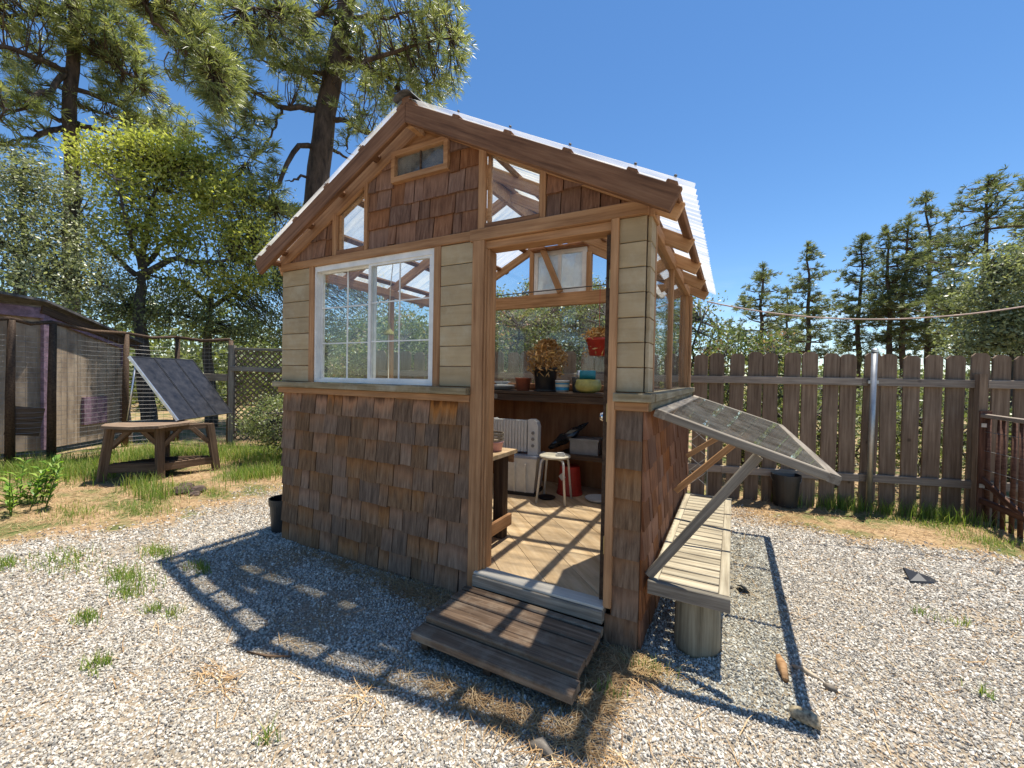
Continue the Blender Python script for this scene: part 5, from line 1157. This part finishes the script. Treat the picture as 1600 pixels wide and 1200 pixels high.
# row of pines beyond the fence
def row_pine(px, top, rg, rpx, base_py, label, seed, lean=0, dens=1.0):
    b = at(px, 640, rg); b.z = -0.2; tp = at(px+lean, top, rg); h = tp.z
    t = thing('row_pine', (b.x,b.y,0), label, 'tree', 'pines in a row beyond the fence'); rs = np.random.RandomState(seed)
    tm = MB(); q = polyline([b, b.lerp(tp,0.5)+Vector((rs.uniform(-.15,.15),0,0)), tp], 12, 0.03); tm.tube(q, list(np.linspace(0.145,0.02,12)), 8); tm.build('trunk', MT['bark'], t, I4, True)
    bm = MB(); C = []; D_ = []
    z0 = at(px, base_py, rg).z; R_ = rpx*rg/FPX; z = z0
    while z < h-0.15:
        f = (z-z0)/(h-z0); rad = 0.98*R_*min(1, (1-f)**0.75*1.05+0.10)*(0.7+0.3*min(1,f*5))
        for j in range(rs.randint(3,6)):
            a = rs.rand()*6.28; ln = rad*rs.uniform(0.55,1.15); i = min(11, int((z+0.2)/(h+0.2)*11)); o = Vector(q[i]); o.z = z
            e = o+Vector((math.cos(a)*ln, math.sin(a)*ln, ln*rs.uniform(-0.05,0.4)))
            mid = o.lerp(e,0.5)-Vector((0,0,0.08*ln)); bm.tube([o,mid,e], [0.03,0.022,0.01], 4, False)
            nn = max(4, int(ln*12*dens))
            for s in range(nn):
                u_ = 0.35+0.65*rs.rand(); p = np.array(o.lerp(e,u_))+np.clip(rs.randn(3),-1.1,1.1)*np.array([.20,.20,.17])*(0.5+ln*0.4); C.append(p); D_.append([math.cos(a)*0.6+rs.randn()*.4, math.sin(a)*0.6+rs.randn()*.4, 0.6])
        z += rs.uniform(0.24,0.42)
    for s in range(10): C.append(np.array(tp)+rs.uniform(-1,1,3)*np.array([.08,.08,.2])-np.array([0,0,.25])); D_.append([rs.randn()*.4,rs.randn()*.4,1])
    bm.build('branches', MT['bark'], t, I4, True)
    C = np.array(C); D_ = np.array(D_); D_ /= np.linalg.norm(D_,axis=1,keepdims=True)
    V, Fq = needle_tufts(C, D_, 0.20, 0.017, 20)
    np_mesh('needles', V, Fq, MT['needle_far'], np.repeat(np.clip(0.5+0.26*rs.randn(len(C)),0,1),80), t)
for a in ((1192,412,19,52,570,'short broad pine nearest the shed in the row beyond the fence',1),(1264,378,21,34,560,'slim pine second from the shed in the row',2),(1337,365,23,38,560,'slender pine third in the row above the bucket',3,10),(1384,350,22,36,560,'pine just right of the metal pole with bare lower trunk',4),(1409,333,22,30,530,'leaning slim pine between two taller pines of the row',5,12),(1447,300,23,42,560,'tall pointed pine in the middle right of the row',6),(1545,275,19,66,520,'tallest and widest pine at the right end of the row',7),(1490,420,30,40,570,'distant small pine seen between the two tallest pines',8),(1232,450,30,30,575,'distant small pine low between the first two of the row',9),(1640,250,17,60,540,'pine half out of frame at the right edge',10)):
    row_pine(*a)

# distant woodland closing the view behind the coop and low scrub far beyond the fence
def far_wood():
    C = []
    for i in range(150):
        px = rnd.uniform(-260, 760); rg = rnd.uniform(20, 34); c = at(px, 600, rg); h = rnd.uniform(1.5, 5.0)
        C.append(ell((c.x, c.y, h*0.5), 1.6, 1.6, h*0.55, 130, 0.5))
    for i in range(90):
        px = rnd.uniform(1000, 1900); rg = rnd.uniform(30, 46); c = at(px, 600, rg); h = rnd.uniform(1.6, 3.4)
        C.append(ell((c.x, c.y, h*0.45), 2.0, 2.0, h*0.5, 110, 0.5))
    C = np.concatenate(C); C = C[C[:,2] > 0]; P = np.repeat(C, 3, 0)+NR.randn(len(C)*3,3)*0.16
    V, Fq = leaf_quads(P, 0.24, 0.5, 0.6); tag(np_mesh('far_woodland', V, Fq, MT['bush'], np.repeat(np.clip(0.5+0.25*NR.randn(len(P)),0,1),4)), 'distant green scrub woodland closing the view beyond the yard', 'woodland', kind='stuff')
far_wood()

# ---- grass, straw, weeds
def blades(C, h, wd, lean, mat, name, label, cat, flat=False):
    n = len(C); a = NR.rand(n)*6.28; hh = h*(0.45+0.8*NR.rand(n)); dx = np.stack([np.cos(a), np.sin(a), 0*a], -1); e = np.stack([-np.sin(a), np.cos(a), 0*a], -1)*wd/2
    if flat:
        up = dx + np.stack([0*a,0*a,NR.uniform(-0.02,0.14,n)], -1); C = C + np.array([0,0,0.006]); mid = C+up*hh[:,None]*0.5+np.stack([0*a,0*a,0.02*NR.rand(n)],-1)+e*6*NR.randn(n,1); tip = C+up*hh[:,None]; tip[:,2] = np.maximum(tip[:,2], 0.006)
    else:
        l = lean*NR.rand(n)[:,None]; mid = C+np.array([0,0,0.55])*hh[:,None]+dx*l*hh[:,None]*0.35; tip = C+np.array([0,0,0.95])*hh[:,None]+dx*l*hh[:,None]
    V = np.stack([C-e, C+e, mid+e*0.7, mid-e*0.7, tip+e*0.1, tip-e*0.1], 1).reshape(-1,3); i = np.arange(n)*6
    Fq = np.concatenate([np.stack([i,i+1,i+2,i+3],-1), np.stack([i+3,i+2,i+4,i+5],-1)])
    o = np_mesh(name, V, Fq, MT[mat], np.repeat(np.clip(0.45+0.25*NR.randn(n),0,1), 6)); tag(o, label, cat, kind='stuff'); return o
def scatter(spots):
    out = []
    for x, y, rx, ry, n in spots:
        p = NR.randn(n, 2)*np.array([rx, ry])*0.55+np.array([x, y]); out.append(p)
    p = np.concatenate(out); p = p[~((p[:,0] > -3.05) & (p[:,0] < 0.03) & (p[:,1] > -0.03) & (p[:,1] < 2.46))]
    return np.stack([p[:,0], p[:,1], ground_z(p[:,0], p[:,1])], -1)
def gp(px, py, rx, ry, n): g = G(px, py); return (g.x, g.y, rx, ry, n)
tall = scatter([(-6.8,1.9,1.2,0.7,3400),(-5.4,2.2,0.8,0.5,3000),(-8.0,1.0,0.9,0.7,3000),(-8.2,-0.3,0.9,0.5,2500),(-5.2,2.9,1.2,0.4,2500),gp(400,745,0.35,0.35,900),gp(245,775,0.3,0.2,350),(2.0,3.74,0.8,0.12,420),(1.2,3.62,0.5,0.08,120),(2.4,3.75,0.3,0.15,260),(1.55,3.7,0.2,0.08,200),(-7.4,0.0,0.6,0.3,900),(-5.9,0.1,0.3,0.2,260)])
blades(tall, 0.17, 0.007, 0.7, 'grass', 'tall_grass', 'tall green grass round the garden table and along the fence', 'grass')
short = scatter([gp(230,795,0.35,0.18,420),gp(200,905,0.25,0.10,380),gp(245,865,0.18,0.08,260),gp(100,880,0.3,0.15,300),gp(135,970,0.08,0.05,110),gp(200,930,0.10,0.06,130),gp(10,885,0.12,0.08,160),gp(155,1040,0.07,0.05,90),gp(270,960,0.06,0.04,60),gp(310,890,0.12,0.05,130),gp(240,955,0.06,0.04,60),gp(420,1160,0.04,0.03,30),gp(1010,1045,0.08,0.04,60),gp(950,1085,0.06,0.03,45),gp(1500,975,0.08,0.05,30),gp(1540,1085,0.05,0.03,30),gp(1440,960,0.06,0.04,24),gp(120,800,0.4,0.2,400),gp(330,770,0.3,0.12,300),(2.6,3.2,0.4,0.2,400),(2.2,3.5,0.5,0.15,500)])
blades(short, 0.06, 0.005, 0.9, 'grass', 'short_grass', 'short sparse grass tufts coming up through the gravel', 'grass')
sp = []
n = 85000; x = NR.uniform(-9,4.5,n); y = NR.uniform(-2.2,4.2,n); g_ = gravel_mask(x,y); d_ = np.hypot(x-CAM.x,y-CAM.y)
pk = NR.rand(n) < np.clip((1-g_)*0.62 + 0.04 + 0.05*sstep(-1.5,-3.5,x) + 0.10*(wob(x,y,2.4,30) > 0.6), 0, 1)*np.where(y > 3.9, 0, 1)
pk &= ~((x > -3.05) & (x < 0.03) & (y > -0.03) & (y < 2.46))
x, y = x[pk], y[pk]
ex_ = scatter([(-0.10,-0.33,0.10,0.35,900),(-0.4,-0.72,0.5,0.08,500),(-1.35,-0.12,0.45,0.10,800),(-2.2,-0.10,0.5,0.06,300),(0.0,-0.15,0.14,0.10,500),gp(345,1060,0.16,0.05,60),gp(580,1080,0.10,0.10,50),(0.7,2.9,0.5,0.4,700)])
straw = np.concatenate([np.stack([x, y, ground_z(x, y)], -1), ex_])
blades(straw, 0.15, 0.0042, 1, 'straw', 'straw_litter', 'dry pine needles and straw scattered over the ground', 'straw', flat=True)
wp = thing('broadleaf_weed', (-5.75,-0.85,0), 'lush broad leaved weed clump at the left edge of the yard', 'plant')
V = []; Fc = []; tt = []; wm = MB()
for i in range(26):
    a = NR.rand()*6.28; r0 = 0.24*math.sqrt(NR.rand()); b = np.array([-5.95+r0*math.cos(a)*1.5, -0.95+r0*math.sin(a)*1.2, 0.0]); l = 0.16+0.30*NR.rand()
    tp = b+np.array([0.25*l*math.cos(a), 0.25*l*math.sin(a), l]); wm.tube([b, (b+tp)/2+NR.randn(3)*0.012, tp], [0.005,0.004,0.002], 4, False)
    for j in range(15):
        u_ = 0.15+0.85*j/14; c = b+(tp-b)*u_; q = NR.rand()*6.28; ou = np.array([math.cos(q), math.sin(q), 0.55+0.5*NR.rand()]); ou /= np.linalg.norm(ou); e = np.cross(ou, np.array([0,0,1.0])); e /= np.linalg.norm(e); ll = 0.07+0.07*NR.rand(); wv = ll*0.15; k = len(V)
        p1 = c+ou*ll*0.5; p2 = c+ou*ll-np.array([0,0,ll*0.25]); V += [c-e*0.002, c+e*0.002, p1+e*wv, p1-e*wv, p2+e*0.001, p2-e*0.001]; Fc += [(k,k+1,k+2,k+3),(k+3,k+2,k+4,k+5)]; tt += [NR.rand()]*6
wm.build('stems', MT['weed'], wp)
np_mesh('leaves', V, Fc, MT['weed'], tt, wp)
# mound of turned earth near the table
m = MB(); 
for k in range(14):
    a = k*2.4; rr = 0.03+0.06*rnd.random(); c = G(300,768); m.lathe([(rr*0.6,0),(rr,rr*0.3),(rr*0.7,rr*0.75),(0.002,rr*0.9)], 7, (c.x+0.22*rnd.uniform(-1,1), c.y+0.10*rnd.uniform(-1,1), -0.005), cap1=False)
tag(m.build('soil_clods', plain('dark_soil', (0.09,0.06,0.045), 0.95, var=0.4), None, I4, False), 'small heap of dark soil clods on the straw near the garden table', 'soil', kind='stuff')
